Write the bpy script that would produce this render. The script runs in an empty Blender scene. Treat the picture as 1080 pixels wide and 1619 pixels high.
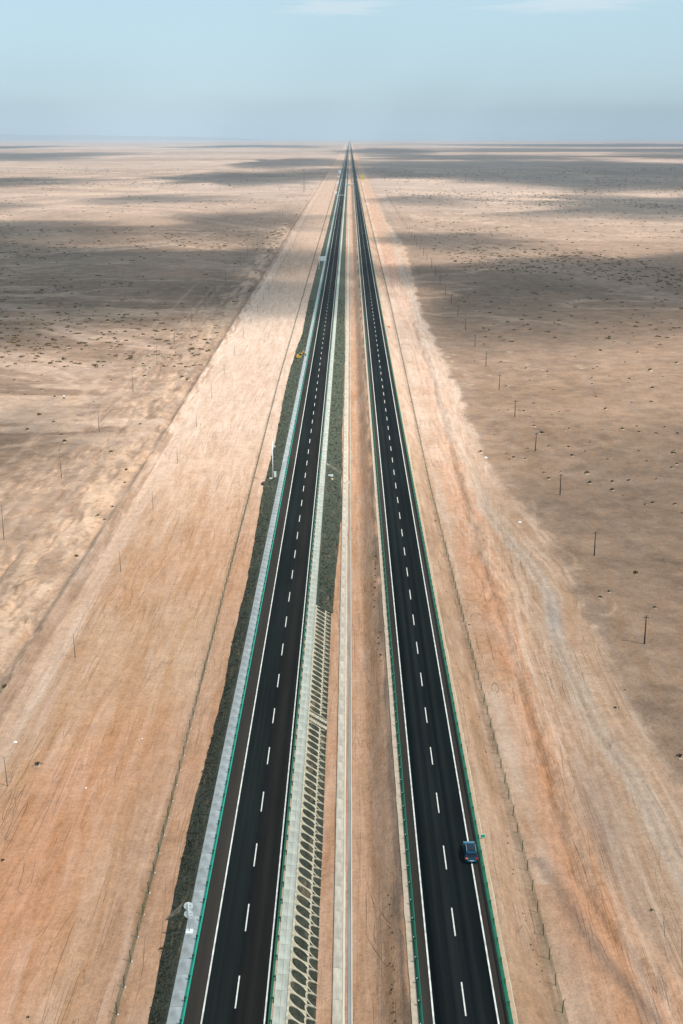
import bpy, math, random
import numpy as np
from mathutils import Vector, Matrix

random.seed(11)
rng = np.random.default_rng(7)
scene = bpy.context.scene
COL = scene.collection

# ------------------------------------------------------------------ camera
H = 101.2                       # drone height above the left carriageway
FPX = 1914.0                    # focal length in photo pixels (1080 x 1619)
PITCH = math.atan(592.5 / FPX)
YAW = math.atan(13.0 / 2004.0)
cam_data = bpy.data.cameras.new("camera")
cam_data.sensor_fit = 'VERTICAL'
cam_data.sensor_height = 36.0
cam_data.sensor_width = 24.0
cam_data.lens = FPX / 1619.0 * 36.0
cam_data.clip_start = 0.5
cam_data.clip_end = 200000.0
cam = bpy.data.objects.new("camera", cam_data)
cam.location = (0, 0, H)
cam.rotation_euler = (math.pi / 2 - PITCH, 0, YAW)
COL.objects.link(cam)
scene.camera = cam

# ------------------------------------------------------------------ sky, sun, exposure
SUN_EL = math.radians(56)
SUN_AZ = math.radians(118)       # clockwise from +Y (road direction)
SUN = Vector((math.sin(SUN_AZ) * math.cos(SUN_EL), math.cos(SUN_AZ) * math.cos(SUN_EL), math.sin(SUN_EL)))
world = bpy.data.worlds.new("World")
scene.world = world
world.use_nodes = True
wn = world.node_tree
wn.nodes.clear()
w_out = wn.nodes.new('ShaderNodeOutputWorld')
w_bg = wn.nodes.new('ShaderNodeBackground')
w_sky = wn.nodes.new('ShaderNodeTexSky')
w_sky.sky_type = 'NISHITA'
w_sky.sun_disc = False
w_sky.sun_elevation = SUN_EL
w_sky.sun_rotation = SUN_AZ
w_sky.altitude = 0.0
w_sky.air_density = 1.0
w_sky.dust_density = 1.0
w_sky.ozone_density = 8.0
w_bg.inputs['Strength'].default_value = 0.085
# thin high overcast of dusty air: the clear sky mixed with an even pale layer
w_mix = wn.nodes.new('ShaderNodeMix'); w_mix.data_type = 'RGBA'
w_mix.inputs[0].default_value = 0.55
w_mix.inputs[7].default_value = (7.4, 9.9, 10.8, 1)
wn.links.new(w_sky.outputs[0], w_mix.inputs[6])
wn.links.new(w_mix.outputs[2], w_bg.inputs['Color'])
wn.links.new(w_bg.outputs[0], w_out.inputs['Surface'])

sun_data = bpy.data.lights.new("sun", 'SUN')
sun_data.energy = 4.6
sun_data.angle = math.radians(0.53)
sun_data.color = (1.0, 0.95, 0.87)
sun = bpy.data.objects.new("sun", sun_data)
sun.rotation_euler = SUN.to_track_quat('Z', 'Y').to_euler()
sun.location = (400, 200, 900)
COL.objects.link(sun)

scene.view_settings.view_transform = 'Standard'
scene.view_settings.look = 'None'
scene.view_settings.exposure = 0.30
scene.view_settings.gamma = 1.0
scene.view_settings.use_curve_mapping = False
scene.cycles.transparent_max_bounces = 32
scene.cycles.max_bounces = 5
scene.cycles.volume_bounces = 1
scene.cycles.use_denoising = True

# ------------------------------------------------------------------ helpers
def G(px, py, z=0.0):
    """point of the plane Z=z seen at photo pixel (px, py)"""
    d = Vector((px - 540.0, 809.5 - py, -FPX))
    d = cam.rotation_euler.to_matrix() @ d
    t = (z - H) / d.z
    return Vector((d.x * t, d.y * t, z))

def tag(o, label=None, cat=None, group=None, kind=None):
    if label: o["label"] = label
    if cat: o["category"] = cat
    if group: o["group"] = group
    if kind: o["kind"] = kind
    return o

def empty(name, loc=(0, 0, 0), rz=0.0):
    o = bpy.data.objects.new(name, None)
    o.location = loc
    o.rotation_euler = (0, 0, rz)
    o.empty_display_size = 0.5
    COL.objects.link(o)
    return o

def link_mesh(name, me, parent=None, loc=None, rz=None):
    o = bpy.data.objects.new(name, me)
    if parent is not None: o.parent = parent
    if loc is not None: o.location = loc
    if rz is not None: o.rotation_euler = (0, 0, rz)
    COL.objects.link(o)
    return o

class MB:
    def __init__(self):
        self.v = []; self.f = []; self.m = []
    def face(self, pts, mi=0):
        n = len(self.v); self.v += [tuple(p) for p in pts]; self.f.append(tuple(range(n, n + len(pts)))); self.m.append(mi); return self
    def box(self, x0, x1, y0, y1, z0, z1, mi=0, taper=0.0, bottom=True):
        n = len(self.v); t = taper
        self.v += [(x0, y0, z0), (x1, y0, z0), (x1, y1, z0), (x0, y1, z0),
                   (x0 + t, y0 + t, z1), (x1 - t, y0 + t, z1), (x1 - t, y1 - t, z1), (x0 + t, y1 - t, z1)]
        fs = [(4, 5, 6, 7), (0, 1, 5, 4), (1, 2, 6, 5), (2, 3, 7, 6), (3, 0, 4, 7)]
        if bottom: fs.append((3, 2, 1, 0))
        self.f += [tuple(n + i for i in q) for q in fs]; self.m += [mi] * len(fs); return self
    def tube(self, a, b, r0, r1=None, n=8, mi=0, caps=True):
        r1 = r0 if r1 is None else r1
        a = Vector(a); b = Vector(b); d = (b - a).normalized()
        u = d.orthogonal().normalized(); w = d.cross(u)
        k = len(self.v)
        for c, r in ((a, r0), (b, r1)):
            for i in range(n):
                an = 2 * math.pi * i / n
                self.v.append(tuple(c + u * (r * math.cos(an)) + w * (r * math.sin(an))))
        for i in range(n):
            j = (i + 1) % n
            self.f.append((k + i, k + j, k + n + j, k + n + i)); self.m.append(mi)
        if caps:
            self.f.append(tuple(k + i for i in reversed(range(n)))); self.m.append(mi)
            self.f.append(tuple(k + n + i for i in range(n))); self.m.append(mi)
        return self
    def loft(self, rings, mi=0, closed=True, caps=True):
        k = len(self.v); n = len(rings[0])
        for r in rings: self.v += [tuple(p) for p in r]
        for a in range(len(rings) - 1):
            for i in range(n if closed else n - 1):
                j = (i + 1) % n
                self.f.append((k + a * n + i, k + a * n + j, k + (a + 1) * n + j, k + (a + 1) * n + i)); self.m.append(mi)
        if caps and closed:
            self.f.append(tuple(k + i for i in reversed(range(n)))); self.m.append(mi)
            b = k + (len(rings) - 1) * n
            self.f.append(tuple(b + i for i in range(n))); self.m.append(mi)
        return self
    def mesh(self, name, mats, smooth=False):
        me = bpy.data.meshes.new(name)
        me.from_pydata(self.v, [], self.f)
        if not isinstance(mats, (list, tuple)): mats = [mats]
        for m in mats: me.materials.append(m)
        if len(mats) > 1: me.polygons.foreach_set('material_index', self.m)
        if smooth: me.polygons.foreach_set('use_smooth', [True] * len(self.f))
        me.update(); return me
    def build(self, name, mats, parent=None, smooth=False, loc=None, rz=None):
        return link_mesh(name, self.mesh(name, mats, smooth), parent, loc, rz)

def copy_tree(o, parent=None):
    c = o.copy(); COL.objects.link(c)
    if parent is not None: c.parent = parent
    for ch in list(o.children): copy_tree(ch, c)
    return c

# value noise in numpy
def _hash(ix, iy, seed):
    h = (ix.astype(np.int64) * 374761393 + iy.astype(np.int64) * 668265263 + seed * 1442695041) & 0xFFFFFFFF
    h = ((h ^ (h >> 13)) * 1274126177) & 0xFFFFFFFF
    h = h ^ (h >> 16)
    return (h & 0xFFFFFF) / float(0xFFFFFF)
def vnoise(x, y, seed=0):
    x = np.asarray(x, float); y = np.asarray(y, float)
    ix = np.floor(x); iy = np.floor(y); fx = x - ix; fy = y - iy
    fx = fx * fx * (3 - 2 * fx); fy = fy * fy * (3 - 2 * fy)
    a = _hash(ix, iy, seed); b = _hash(ix + 1, iy, seed); c = _hash(ix, iy + 1, seed); d = _hash(ix + 1, iy + 1, seed)
    return (a + (b - a) * fx) * (1 - fy) + (c + (d - c) * fx) * fy
def fbm(x, y, seed=0, octv=4, gain=0.5):
    x = np.asarray(x, float); y = np.asarray(y, float)
    s = 0; a = 1; t = 0
    for o in range(octv):
        s = s + a * vnoise(x * 2 ** o + 17.3 * o, y * 2 ** o - 9.1 * o, seed + o); t += a; a *= gain
    return s / t
def sstep(a, b, x):
    t = np.clip((x - a) / (b - a), 0, 1); return t * t * (3 - 2 * t)

# ------------------------------------------------------------------ materials
def new_mat(name):
    m = bpy.data.materials.new(name); m.use_nodes = True
    nt = m.node_tree; b = nt.nodes['Principled BSDF']
    return m, nt, b
def simple(name, col, rough=0.8, metal=0.0, var=0.15, scale=3.0, bump=0.0, spec=0.3, stretch=(1, 1, 1)):
    m, nt, b = new_mat(name); N = nt.nodes; L = nt.links
    tc = N.new('ShaderNodeTexCoord'); mp = N.new('ShaderNodeMapping'); mp.inputs['Scale'].default_value = stretch
    L.new(tc.outputs['Object'], mp.inputs['Vector'])
    no = N.new('ShaderNodeTexNoise'); no.inputs['Scale'].default_value = scale; no.inputs['Detail'].default_value = 5
    L.new(mp.outputs[0], no.inputs['Vector'])
    mr = N.new('ShaderNodeMapRange'); mr.inputs['From Min'].default_value = .3; mr.inputs['From Max'].default_value = .7
    mr.inputs['To Min'].default_value = 1 - var; mr.inputs['To Max'].default_value = 1 + var
    L.new(no.outputs['Fac'], mr.inputs['Value'])
    hs = N.new('ShaderNodeHueSaturation'); hs.inputs['Color'].default_value = (*col, 1)
    L.new(mr.outputs[0], hs.inputs['Value']); L.new(hs.outputs[0], b.inputs['Base Color'])
    b.inputs['Roughness'].default_value = rough; b.inputs['Metallic'].default_value = metal
    b.inputs['Specular IOR Level'].default_value = spec
    if bump:
        bp = N.new('ShaderNodeBump'); bp.inputs['Strength'].default_value = 1.0; bp.inputs['Distance'].default_value = bump
        L.new(no.outputs['Fac'], bp.inputs['Height']); L.new(bp.outputs[0], b.inputs['Normal'])
    return m
def noise_node(nt, vec, scale, detail=5, rough=.55, dist=0.0):
    n = nt.nodes.new('ShaderNodeTexNoise'); n.inputs['Scale'].default_value = scale
    n.inputs['Detail'].default_value = detail; n.inputs['Roughness'].default_value = rough; n.inputs['Distortion'].default_value = dist
    nt.links.new(vec, n.inputs['Vector']); return n.outputs['Fac']
def mapping(nt, vec, sc, rot=0.0):
    m = nt.nodes.new('ShaderNodeMapping'); m.inputs['Scale'].default_value = sc; m.inputs['Rotation'].default_value = (0, 0, rot)
    nt.links.new(vec, m.inputs['Vector']); return m.outputs[0]
def maprange(nt, v, a, b, c, d):
    m = nt.nodes.new('ShaderNodeMapRange'); m.inputs['From Min'].default_value = a; m.inputs['From Max'].default_value = b
    m.inputs['To Min'].default_value = c; m.inputs['To Max'].default_value = d; nt.links.new(v, m.inputs['Value']); return m.outputs[0]
def math_node(nt, op, a, b=None):
    m = nt.nodes.new('ShaderNodeMath'); m.operation = op
    for i, s in enumerate((a, b)):
        if s is None: continue
        if isinstance(s, (int, float)): m.inputs[i].default_value = s
        else: nt.links.new(s, m.inputs[i])
    return m.outputs[0]
def mixc(nt, fac, a, b, typ='MIX'):
    m = nt.nodes.new('ShaderNodeMix'); m.data_type = 'RGBA'; m.blend_type = typ
    for sock, s in ((m.inputs[0], fac), (m.inputs[6], a), (m.inputs[7], b)):
        if isinstance(s, (int, float)): sock.default_value = s
        elif isinstance(s, tuple): sock.default_value = (*s, 1)
        else: nt.links.new(s, sock)
    return m.outputs[2]

# asphalt: wheel tracks run along Y
def asphalt(name, dark, brown, amt_seed, lane=True):
    m, nt, b = new_mat(name); N = nt.nodes; L = nt.links
    tc = N.new('ShaderNodeTexCoord').outputs['Object']
    st = noise_node(nt, mapping(nt, tc, (0.9, 0.0035, 1)), 1.0, 4, .55)
    st2 = noise_node(nt, mapping(nt, tc, (3.0, 0.012, 1)), 1.0, 3, .5)
    fine = noise_node(nt, tc, 9.0, 5, .7)
    big = noise_node(nt, mapping(nt, tc, (.25, .02, 1)), 1.0, 3)
    xx = N.new('ShaderNodeSeparateXYZ'); L.new(tc, xx.inputs[0])
    wt = noise_node(nt, mapping(nt, tc, (.62, .0005, 1)), 1.0, 2, .5)
    f = math_node(nt, 'ADD', maprange(nt, st, .35, .65, 0, .5), maprange(nt, st2, .3, .7, 0, .2))
    f = math_node(nt, 'ADD', f, maprange(nt, wt, .38, .62, -.1, .6))
    c = mixc(nt, f, dark, brown)
    v = math_node(nt, 'MULTIPLY', maprange(nt, fine, .25, .75, .6, 1.4), maprange(nt, big, .3, .7, .72, 1.28))
    hs = N.new('ShaderNodeHueSaturation'); L.new(c, hs.inputs['Color']); L.new(v, hs.inputs['Value'])
    L.new(hs.outputs[0], b.inputs['Base Color'])
    b.inputs['Roughness'].default_value = 0.75; b.inputs['Specular IOR Level'].default_value = 0.02
    bp = N.new('ShaderNodeBump'); bp.inputs['Distance'].default_value = .01; L.new(fine, bp.inputs['Height']); L.new(bp.outputs[0], b.inputs['Normal'])
    return m
M = {}
M['asph_l1'] = asphalt('asphalt_left_outer_lane', (.0030, .0058, .0062), (.0135, .0165, .0155), 1)
M['asph_l2'] = asphalt('asphalt_left_inner_lane', (.0050, .0066, .0066), (.0180, .0165, .0148), 2)
M['asph_r'] = asphalt('asphalt_right', (.0020, .0052, .0060), (.0125, .0150, .0150), 3)
M['shoulder'] = asphalt('shoulder_asphalt', (.030, .026, .022), (.040, .034, .029), 4)
M['paint'] = simple('road_paint', (.66, .64, .58), .6, var=.30, scale=1.4, stretch=(1, .6, 1))
M['concrete'] = simple('apron_concrete', (.50, .52, .47), .9, var=.12, scale=.7, bump=.004, stretch=(1, .4, 1))
M['concrete_grey'] = simple('apron_concrete_grey', (.40, .43, .43), .9, var=.12, scale=.7, bump=.004, stretch=(1, .4, 1))
M['cream'] = simple('cream_concrete', (.56, .50, .40), .9, var=.12, scale=.5, bump=.004, stretch=(1, .3, 1))
M['frame'] = simple('lattice_concrete', (.45, .395, .285), .9, var=.34, scale=1.6, bump=.004)
M['ditch'] = simple('ditch_grey', (.25, .25, .235), .9, var=.25, scale=.5, stretch=(1, .15, 1))
M['teal'] = simple('teal_rail_paint', (.015, .36, .24), .42, metal=.2, var=.12, scale=1.5, spec=.5)
M['green'] = simple('dark_green_rail_paint', (.008, .145, .075), .42, metal=.2, var=.15, scale=1.5, spec=.5)
M['post'] = simple('dark_green_post_paint', (.006, .075, .045), .5, var=.1)
M['fencegreen'] = simple('fence_green', (.03, .075, .035), .6, var=.2)
M['wood'] = simple('pole_wood', (.045, .032, .024), .9, var=.3, scale=4)
M['greypole'] = simple('pole_concrete', (.17, .15, .135), .85, var=.15)
M['galv'] = simple('galvanised_steel', (.62, .64, .64), .5, metal=.15, var=.08, spec=.5)
M['white'] = simple('white_paint', (.75, .76, .74), .5, var=.05)
M['signback'] = simple('sign_back_grey', (.78, .82, .80), .5, metal=0, var=.05)
M['orange'] = simple('orange_paint', (.62, .22, .05), .5, var=.08)
M['yellow'] = simple('yellow_paint', (.55, .33, .05), .5, var=.1)
M['yellowgreen'] = simple('yellow_sign', (.45, .42, .04), .5, var=.1)
M['rubber'] = simple('black_rubber', (.015, .015, .015), .8, var=.1)
M['darksoil'] = simple('dark_soil', (.06, .045, .035), .95, var=.3, scale=3, bump=.03)
M['leaf'] = simple('scrub_leaf', (.085, .068, .038), .85, var=.35, scale=3)
M['leaf_y'] = simple('yellow_scrub_leaf', (.16, .11, .03), .85, var=.3, scale=3)
M['leaf_g'] = simple('grey_scrub_leaf', (.10, .085, .05), .85, var=.3, scale=3)
M['mound'] = simple('sand_mound', (.47, .33, .225), .95, var=.12, scale=1.5, bump=.03)
M['twig'] = simple('scrub_twig', (.06, .045, .03), .9, var=.2)

# ------------------------------------------------------------------ terrain shape and colour
ROWS = []
v = 1900.0
YH = H * math.tan(PITCH)
KY = 212254.0
def y_of_row(v): return KY / (v - 217.0) - YH
while v > 217.0 + KY / 62000.0:
    ROWS.append(y_of_row(v))
    dv = 2.0 if v > 600 else (1.3 if v > 300 else max(.35, (v - 217) * .014))
    v -= dv
ROWS = [-400.0, -120.0, 0.0, 50.0] + ROWS + [62000.0]
ROWS = np.array(ROWS)
xs = list(np.arange(-100, 100.01, 0.6))
s = 0.6; x = xs[-1]; ext = []
while x < 40000:
    s *= 1.03; x += s; ext.append(x)
xs = np.array([-e for e in reversed(ext)] + xs + ext)

def poly_x(pts, Y):
    pts = sorted(pts); return np.interp(Y, [p[1] for p in sorted(pts, key=lambda q: q[1])], [p[0] for p in sorted(pts, key=lambda q: q[1])])
def px_poly(pix, z=-1.3):
    out = []
    for a, b in pix:
        g = G(a, b, z); out.append((g.x, g.y))
    return sorted(out, key=lambda q: q[1])
def X_at(poly, Y): return np.interp(Y, [p[1] for p in poly], [p[0] for p in poly])

RTRACK = px_poly([(600, 312), (605, 330), (616, 350), (623, 372), (628, 405), (640, 440), (655, 480), (671, 538), (689, 591), (693, 640), (718, 693), (742, 742),
                  (764, 800), (803, 850), (842, 895), (869, 940), (883, 1021), (911, 1077), (953, 1161), (999, 1225), (1027, 1278), (1056, 1345), (1080, 1385), (1180, 1619), (1230, 1720)], -1.0)
RIDGE = px_poly([(690, 600), (735, 760), (770, 880), (800, 960), (822, 1040), (850, 1120), (880, 1220), (900, 1300), (930, 1380), (970, 1450), (1020, 1520), (1090, 1600), (1160, 1700)], -1.0)
REDGE = px_poly([(612, 350), (640, 390), (655, 440), (668, 500), (690, 540), (735, 640), (775, 740), (840, 810), (870, 860), (905, 930), (950, 1010), (990, 1090), (1040, 1170), (1090, 1240), (1180, 1340)], -1.0)
GREYP = px_poly([(975, 1330), (1000, 1420), (1050, 1500), (1120, 1600)], -1.0)
FENCE_L = [(-28.2, 60), (-28.4, 150), (-29.3, 260), (-29.9, 360), (-31.0, 520), (-31.4, 900), (-31.6, 12000)]
FENCE_R = [(26.4, 60), (26.1, 150), (25.3, 250), (24.7, 360), (25.2, 480), (26.2, 780), (26.4, 12000)]
# outer toe of the gravel slopes (x, Y)
def yy(py, z=0.0): return G(553, py, z).y
TOE_L = [(-24.4, 60), (-24.3, yy(1619)), (-24.6, yy(1450)), (-25.0, yy(1300)), (-24.8, yy(1200)), (-24.4, yy(1083)), (-24.9, yy(1000)), (-24.7, yy(900)),
         (-25.6, yy(820)), (-26.3, yy(760)), (-26.2, yy(690)), (-27.2, yy(620)), (-27.4, yy(580)), (-26.9, yy(545)), (-25.8, yy(525)), (-26.9, yy(470)), (-26.8, yy(420)), (-26.0, yy(360)), (-26.2, yy(310)), (-25.5, 60000)]
TOE_M = [(-4.0, 60), (-4.0, yy(975)), (-3.5, yy(955)), (-3.3, yy(900)), (-2.4, yy(830)), (-1.9, yy(790)), (-2.4, yy(755)), (-2.2, yy(735)), (-2.5, yy(680)), (-2.2, yy(600)), (-2.1, yy(560)), (-2.6, yy(500)), (-3.6, yy(400)), (-4.3, yy(340)), (-4.3, 60000)]

ZL, ZM, ZR = -1.6, -1.5, -1.0
def zprofile(X, Y):
    z = np.where(X < -10, ZL, ZM)
    z = z + sstep(2.8, 7.4, X) * (1.78 - ZM)               # bank of the higher right carriageway
    tr = sstep(20.3, 25.0, X)
    z = np.where(X > 15, 1.78 + tr * (ZR - 1.78), z)
    return z

XX, YY = np.meshgrid(xs, ROWS)
Z = zprofile(XX, YY)
# natural relief away from the works
aX = np.abs(XX)
near = np.exp(-np.clip(YY, 0, None) / 6000.0)
nat = sstep(66, 80, -XX) + np.where(XX > 0, sstep(0, 8, XX - X_at(REDGE, YY) - 2), 0)
big = fbm(XX / 260.0, YY / 260.0, 3, 3) - .5
med = fbm(XX / 22.0, YY / 22.0, 5, 4) - .5
sml = fbm(XX / 4.0, YY / 4.0, 6, 3) - .5
Z += nat * (np.clip(big, -.3, .3) * 4.0 * near + med * 1.3 * near + sml * .35 * np.exp(-np.clip(YY, 0, None) / 600.0))
gul = np.abs(fbm(XX / 9.0, YY / 26.0, 94, 4) - .5)
Z += np.where((XX < -67) & (XX > -110) & (YY < 900), -.9 * (1 - sstep(0, .07, gul)) * sstep(-110, -95, XX), 0)
# left berm and ditch along the dirt track
wob = (fbm(YY / 30.0, YY * 0 + .5, 8, 3) - .5) * 1.2
bx = XX + 66.3 + wob * 1.6
Z += 1.1 * np.exp(-(bx / 1.1) ** 2) - .8 * np.exp(-((bx + 2.9) / 1.2) ** 2) - .25 * np.exp(-((XX + 62.3) / 2.6) ** 2)
# right ruts and ridge
rt = X_at(RTRACK, YY); rg = X_at(RIDGE, YY); re = X_at(REDGE, YY)
nearR = (XX > 26.5) & (YY < 2500)
dr = XX - rt
Z += np.where(nearR, -.18 * np.exp(-((dr - 1.0) / .45) ** 2) - .18 * np.exp(-((dr + 1.0) / .45) ** 2) + .10 * np.exp(-(dr / .4) ** 2), 0)
dg = XX - rg + (fbm(YY / 9.0, XX * 0, 21, 3) - .5) * 1.6
nearG = (XX > 27) & (YY < 700)
rill = (fbm(XX / 1.1, YY / 3.0, 31, 3) - .5)
Z += np.where(nearG, (.55 + rill * 1.1) * np.exp(-(dg / 2.2) ** 2) - .35 * np.exp(-((dg + 2.2) / .8) ** 2), 0)
# sand slope ripples right of the road
rip = np.where((XX > 20.6) & (XX < 25.2), .07 * np.sin((YY * 1.0 + XX * .8) * 5.2 + 3 * fbm(XX, YY / 4, 12, 2)) * sstep(.35, .7, fbm(XX / 5, YY / 25, 13, 2) + .12), 0)
Z += np.where(YY < 330, rip, 0)
Z += np.where(aX < 62, (fbm(XX / 1.6, YY / 9.0, 41, 3) - .5) * .10, 0) * np.where(YY < 900, 1, 0)

def C(r, g, b): return np.array((r, g, b))
def lay(col, m, c):
    m = np.clip(m, 0, 1)[..., None]; return col * (1 - m) + c * m
n1 = fbm(XX / 90.0, YY / 90.0, 51, 4); n2 = fbm(XX / 14.0, YY / 14.0, 52, 4); n3 = fbm(XX / 3.0, YY / 3.0, 53, 3)
n4 = fbm(XX / 900.0, YY / 900.0, 54, 4)
stl = fbm(XX / 1.6 + YY * .012, YY / 42.0, 55, 4)           # streaks along the road
stb = fbm(XX / 7.0 + YY * .006, YY / 160.0, 56, 3)
# ---- desert pavement: grey-brown crust
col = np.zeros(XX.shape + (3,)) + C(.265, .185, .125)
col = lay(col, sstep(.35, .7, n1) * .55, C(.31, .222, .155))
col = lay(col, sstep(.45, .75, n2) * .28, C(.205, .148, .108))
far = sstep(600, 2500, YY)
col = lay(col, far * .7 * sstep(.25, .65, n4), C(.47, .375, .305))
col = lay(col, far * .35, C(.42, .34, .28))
# pale washes, braided
wx = XX + 30 * (fbm(XX / 60, YY / 60, 61, 3) - .5); wy = YY + 40 * (fbm(XX / 60, YY / 60, 62, 3) - .5)
ch = np.abs(fbm(wx / 140.0, wy / 60.0, 63, 4) - .5)
chm = (1 - sstep(.0, .045, ch)) * sstep(.42, .6, fbm(XX / 300, YY / 200, 64, 2))
col = lay(col, chm * .75 * (.5 + n3 * .6), C(.52, .385, .275))
ch2 = np.abs(fbm(wx / 900.0, wy / 700.0, 65, 4) - .5)
col = lay(col, (1 - sstep(0, .05, ch2)) * .7 * far * (.4 + .8 * n2), C(.55, .42, .31))
def band(pix, wy, amt, seed, c_=C(.53, .40, .305)):
    global col
    pl_ = sorted([tuple(G(a, b_, -1.2).xy) for a, b_ in pix])
    yc_ = np.interp(XX, [p[0] for p in pl_], [p[1] for p in pl_])
    xin = (XX > pl_[0][0] - 5) & (XX < pl_[-1][0] + 5)
    w_ = wy * yc_ / 500.0
    br = sstep(.50, .545, fbm(XX / (w_ * .7), (YY - yc_) / (w_ * .20), seed, 6, .6))
    br = br * sstep(.38, .56, fbm(XX / (w_ * 1.6), YY / (w_ * .8), seed + 40, 4))
    col = lay(col, np.exp(-((YY - yc_) / w_) ** 2) * br * amt * xin, c_)
    col = lay(col, np.exp(-((YY - yc_) / (w_ * 1.3)) ** 2) * .10 * amt * xin, c_)
band([(640, 372), (760, 402), (900, 432), (1080, 470), (1300, 510)], 120, .30, 610)
band([(660, 350), (900, 372), (1100, 400)], 40, .6, 611)
band([(620, 300), (850, 306), (1100, 314)], 60, .6, 612)
band([(-200, 470), (0, 512), (130, 545), (260, 560), (330, 540), (400, 500)], 55, .8, 613)
band([(-100, 555), (80, 585), (200, 640)], 30, .7, 614)
band([(-100, 420), (150, 402), (260, 392), (420, 412), (470, 430)], 45, .75, 615)
band([(-100, 330), (150, 322), (300, 330), (450, 352)], 60, .55, 616)
band([(-100, 262), (200, 270), (400, 262), (520, 268)], 70, .7, 617)
band([(650, 270), (900, 276), (1100, 282)], 40, .6, 618)
band([(560, 246), (900, 248), (1100, 252)], 40, .6, 619)
# left wash zone next to the berm and the wide pale area of the left
lw = sstep(-125, -88, XX + 30 * (n2 - .5) + 22 * (n1 - .5)) * (XX < -66) * sstep(900, 560, YY + 0 * XX)
braid = 1 - sstep(.015, .045, np.abs(fbm(XX / 4.5 + YY * .02, YY / 24.0, 66, 6, .6) - .48))
lwn = np.exp(-((XX + 76) / 8.5) ** 2) * sstep(.40, .52, fbm(XX / 3.5, YY / 22, 87, 5, .6)) * (YY < 1500)
col = lay(col, lw * (.3 + .4 * n3) , C(.42, .305, .22))
col = lay(col, np.exp(-((XX + 68.6 + wob) / 1.3) ** 2) * (YY < 1500) * .55, C(.30, .22, .165))
col = lay(col, lw * braid * .75, C(.58, .425, .30))
col = lay(col, lwn * .8, C(.60, .44, .31))
col = lay(col, (1 - sstep(.0, .02, np.abs(fbm(XX / 3.0, YY / 20, 88, 5) - .5))) * np.exp(-((XX + 76) / 9) ** 2) * .75 * (YY < 900), C(.23, .15, .095))
pale = np.exp(-((YY - 470 - (XX + 120) * -.25) / 95.0) ** 2) * (XX < -66)
col = lay(col, pale * sstep(.46, .6, fbm(XX / 40, YY / 14, 67, 4)) * .8, C(.56, .425, .315))
pale2 = np.exp(-((YY - 760 + (XX + 150) * .35) / 120.0) ** 2) * (XX < -66)
col = lay(col, pale2 * sstep(.5, .66, fbm(XX / 60, YY / 16, 68, 4)) * .7, C(.50, .38, .27))
# wheel tracks crossing the left desert
for off, w in ((-94, 1.6), (-99, 1.0), (-113, 1.2)):
    d = np.abs(XX - off - (YY - 300) * .004 - 4 * (fbm(YY / 120, XX * 0, 69, 2) - .5))
    col = lay(col, np.exp(-(d / w) ** 2) * .5 * (YY < 900) * sstep(.3, .6, n1 + .1), C(.53, .39, .28))
d = np.abs(YY - 395 - (XX + 150) * .45)
col = lay(col, np.exp(-(d / 2.2) ** 2) * .5 * (XX < -100), C(.58, .44, .33))
# right: loops of tyre tracks and pale scrapes near the edge
for cx, cy, r, w in ((52, 262, 7, .35), (50, 275, 9, .35), (54, 292, 7, .4), (46, 322, 10, .4), (45, 340, 7, .4), (48, 338, 13, .35), (44, 300, 9, .3), (56, 268, 12, .3)):
    jx = XX + 5 * (fbm(XX / 9, YY / 20, int(cx + cy), 2) - .5); jy = YY + 16 * (fbm(XX / 9, YY / 20, int(cx + cy) + 3, 2) - .5)
    d = np.abs(np.hypot((jx - cx) * 1.4, (jy - cy) * .42) - r * .6)
    col = lay(col, np.exp(-(d / (w * 1.5)) ** 2) * .65 * (XX > re - 6) * sstep(.35, .6, fbm(XX / 6, YY / 12, 90, 2)), C(.50, .37, .27))
d = np.abs(YY - G(730, 640, ZR).y - 2 * (n2 - .5) * 30)
# ---- graded corridor, left
gl = sstep(-67.0, -65.4, XX + 1.8 * (fbm(YY / 9, XX * 0, 93, 4) - .5)) * (XX < -10)
cl = np.zeros_like(col) + C(.445, .290, .182)
cl = lay(cl, sstep(.35, .65, stb) * .5, C(.48, .325, .215))
cl = lay(cl, sstep(.45, .7, stl) * .28, C(.52, .375, .265))
cl = lay(cl, sstep(.55, .3, stl) * .2, C(.385, .255, .165))
cl = lay(cl, sstep(.5, .75, n1 + .10 * n2) * .5, C(.475, .275, .165))
cl = lay(cl, np.exp(-((XX + 46) / 9.0) ** 2 - ((YY - 150) / 45.0) ** 2) * .75, C(.52, .27, .155))
cl = lay(cl, np.exp(-((XX + 31) / 4.0) ** 2 - ((YY - 125) / 70.0) ** 2) * .5, C(.375, .235, .155))
cl = lay(cl, sstep(-58.2, -59.6, XX + 1.2 * (n3 - .5)) * .6, C(.56, .43, .33))      # dirt track bed
cl = lay(cl, np.exp(-((XX + 57.0) / 1.2) ** 2) * .35, C(.36, .245, .165))
cl = lay(cl, sstep(-63.6, -64.6, XX + .8 * (n3 - .5)) * .75, C(.32, .225, .16))
fl = X_at(sorted(FENCE_L, key=lambda q: q[1]), YY)
cl = lay(cl, np.exp(-((XX - fl) / .35) ** 2) * .55 * (YY < 700), C(.17, .14, .085))
cl = lay(cl, (XX > fl) * .5, C(.42, .265, .175))
cl = lay(cl, sstep(260, 460, YY) * sstep(1100, 650, YY) * .75, C(.57, .455, .36))  # sunlit stretch of the corridor painted into the sand colour
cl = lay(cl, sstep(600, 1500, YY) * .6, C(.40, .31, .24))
cl = lay(cl, (XX < -64) * sstep(.5, .62, fbm(XX / 1.5, YY / 14, 89, 4)) * .6, C(.26, .18, .12))
col = lay(col, gl, cl)
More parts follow.
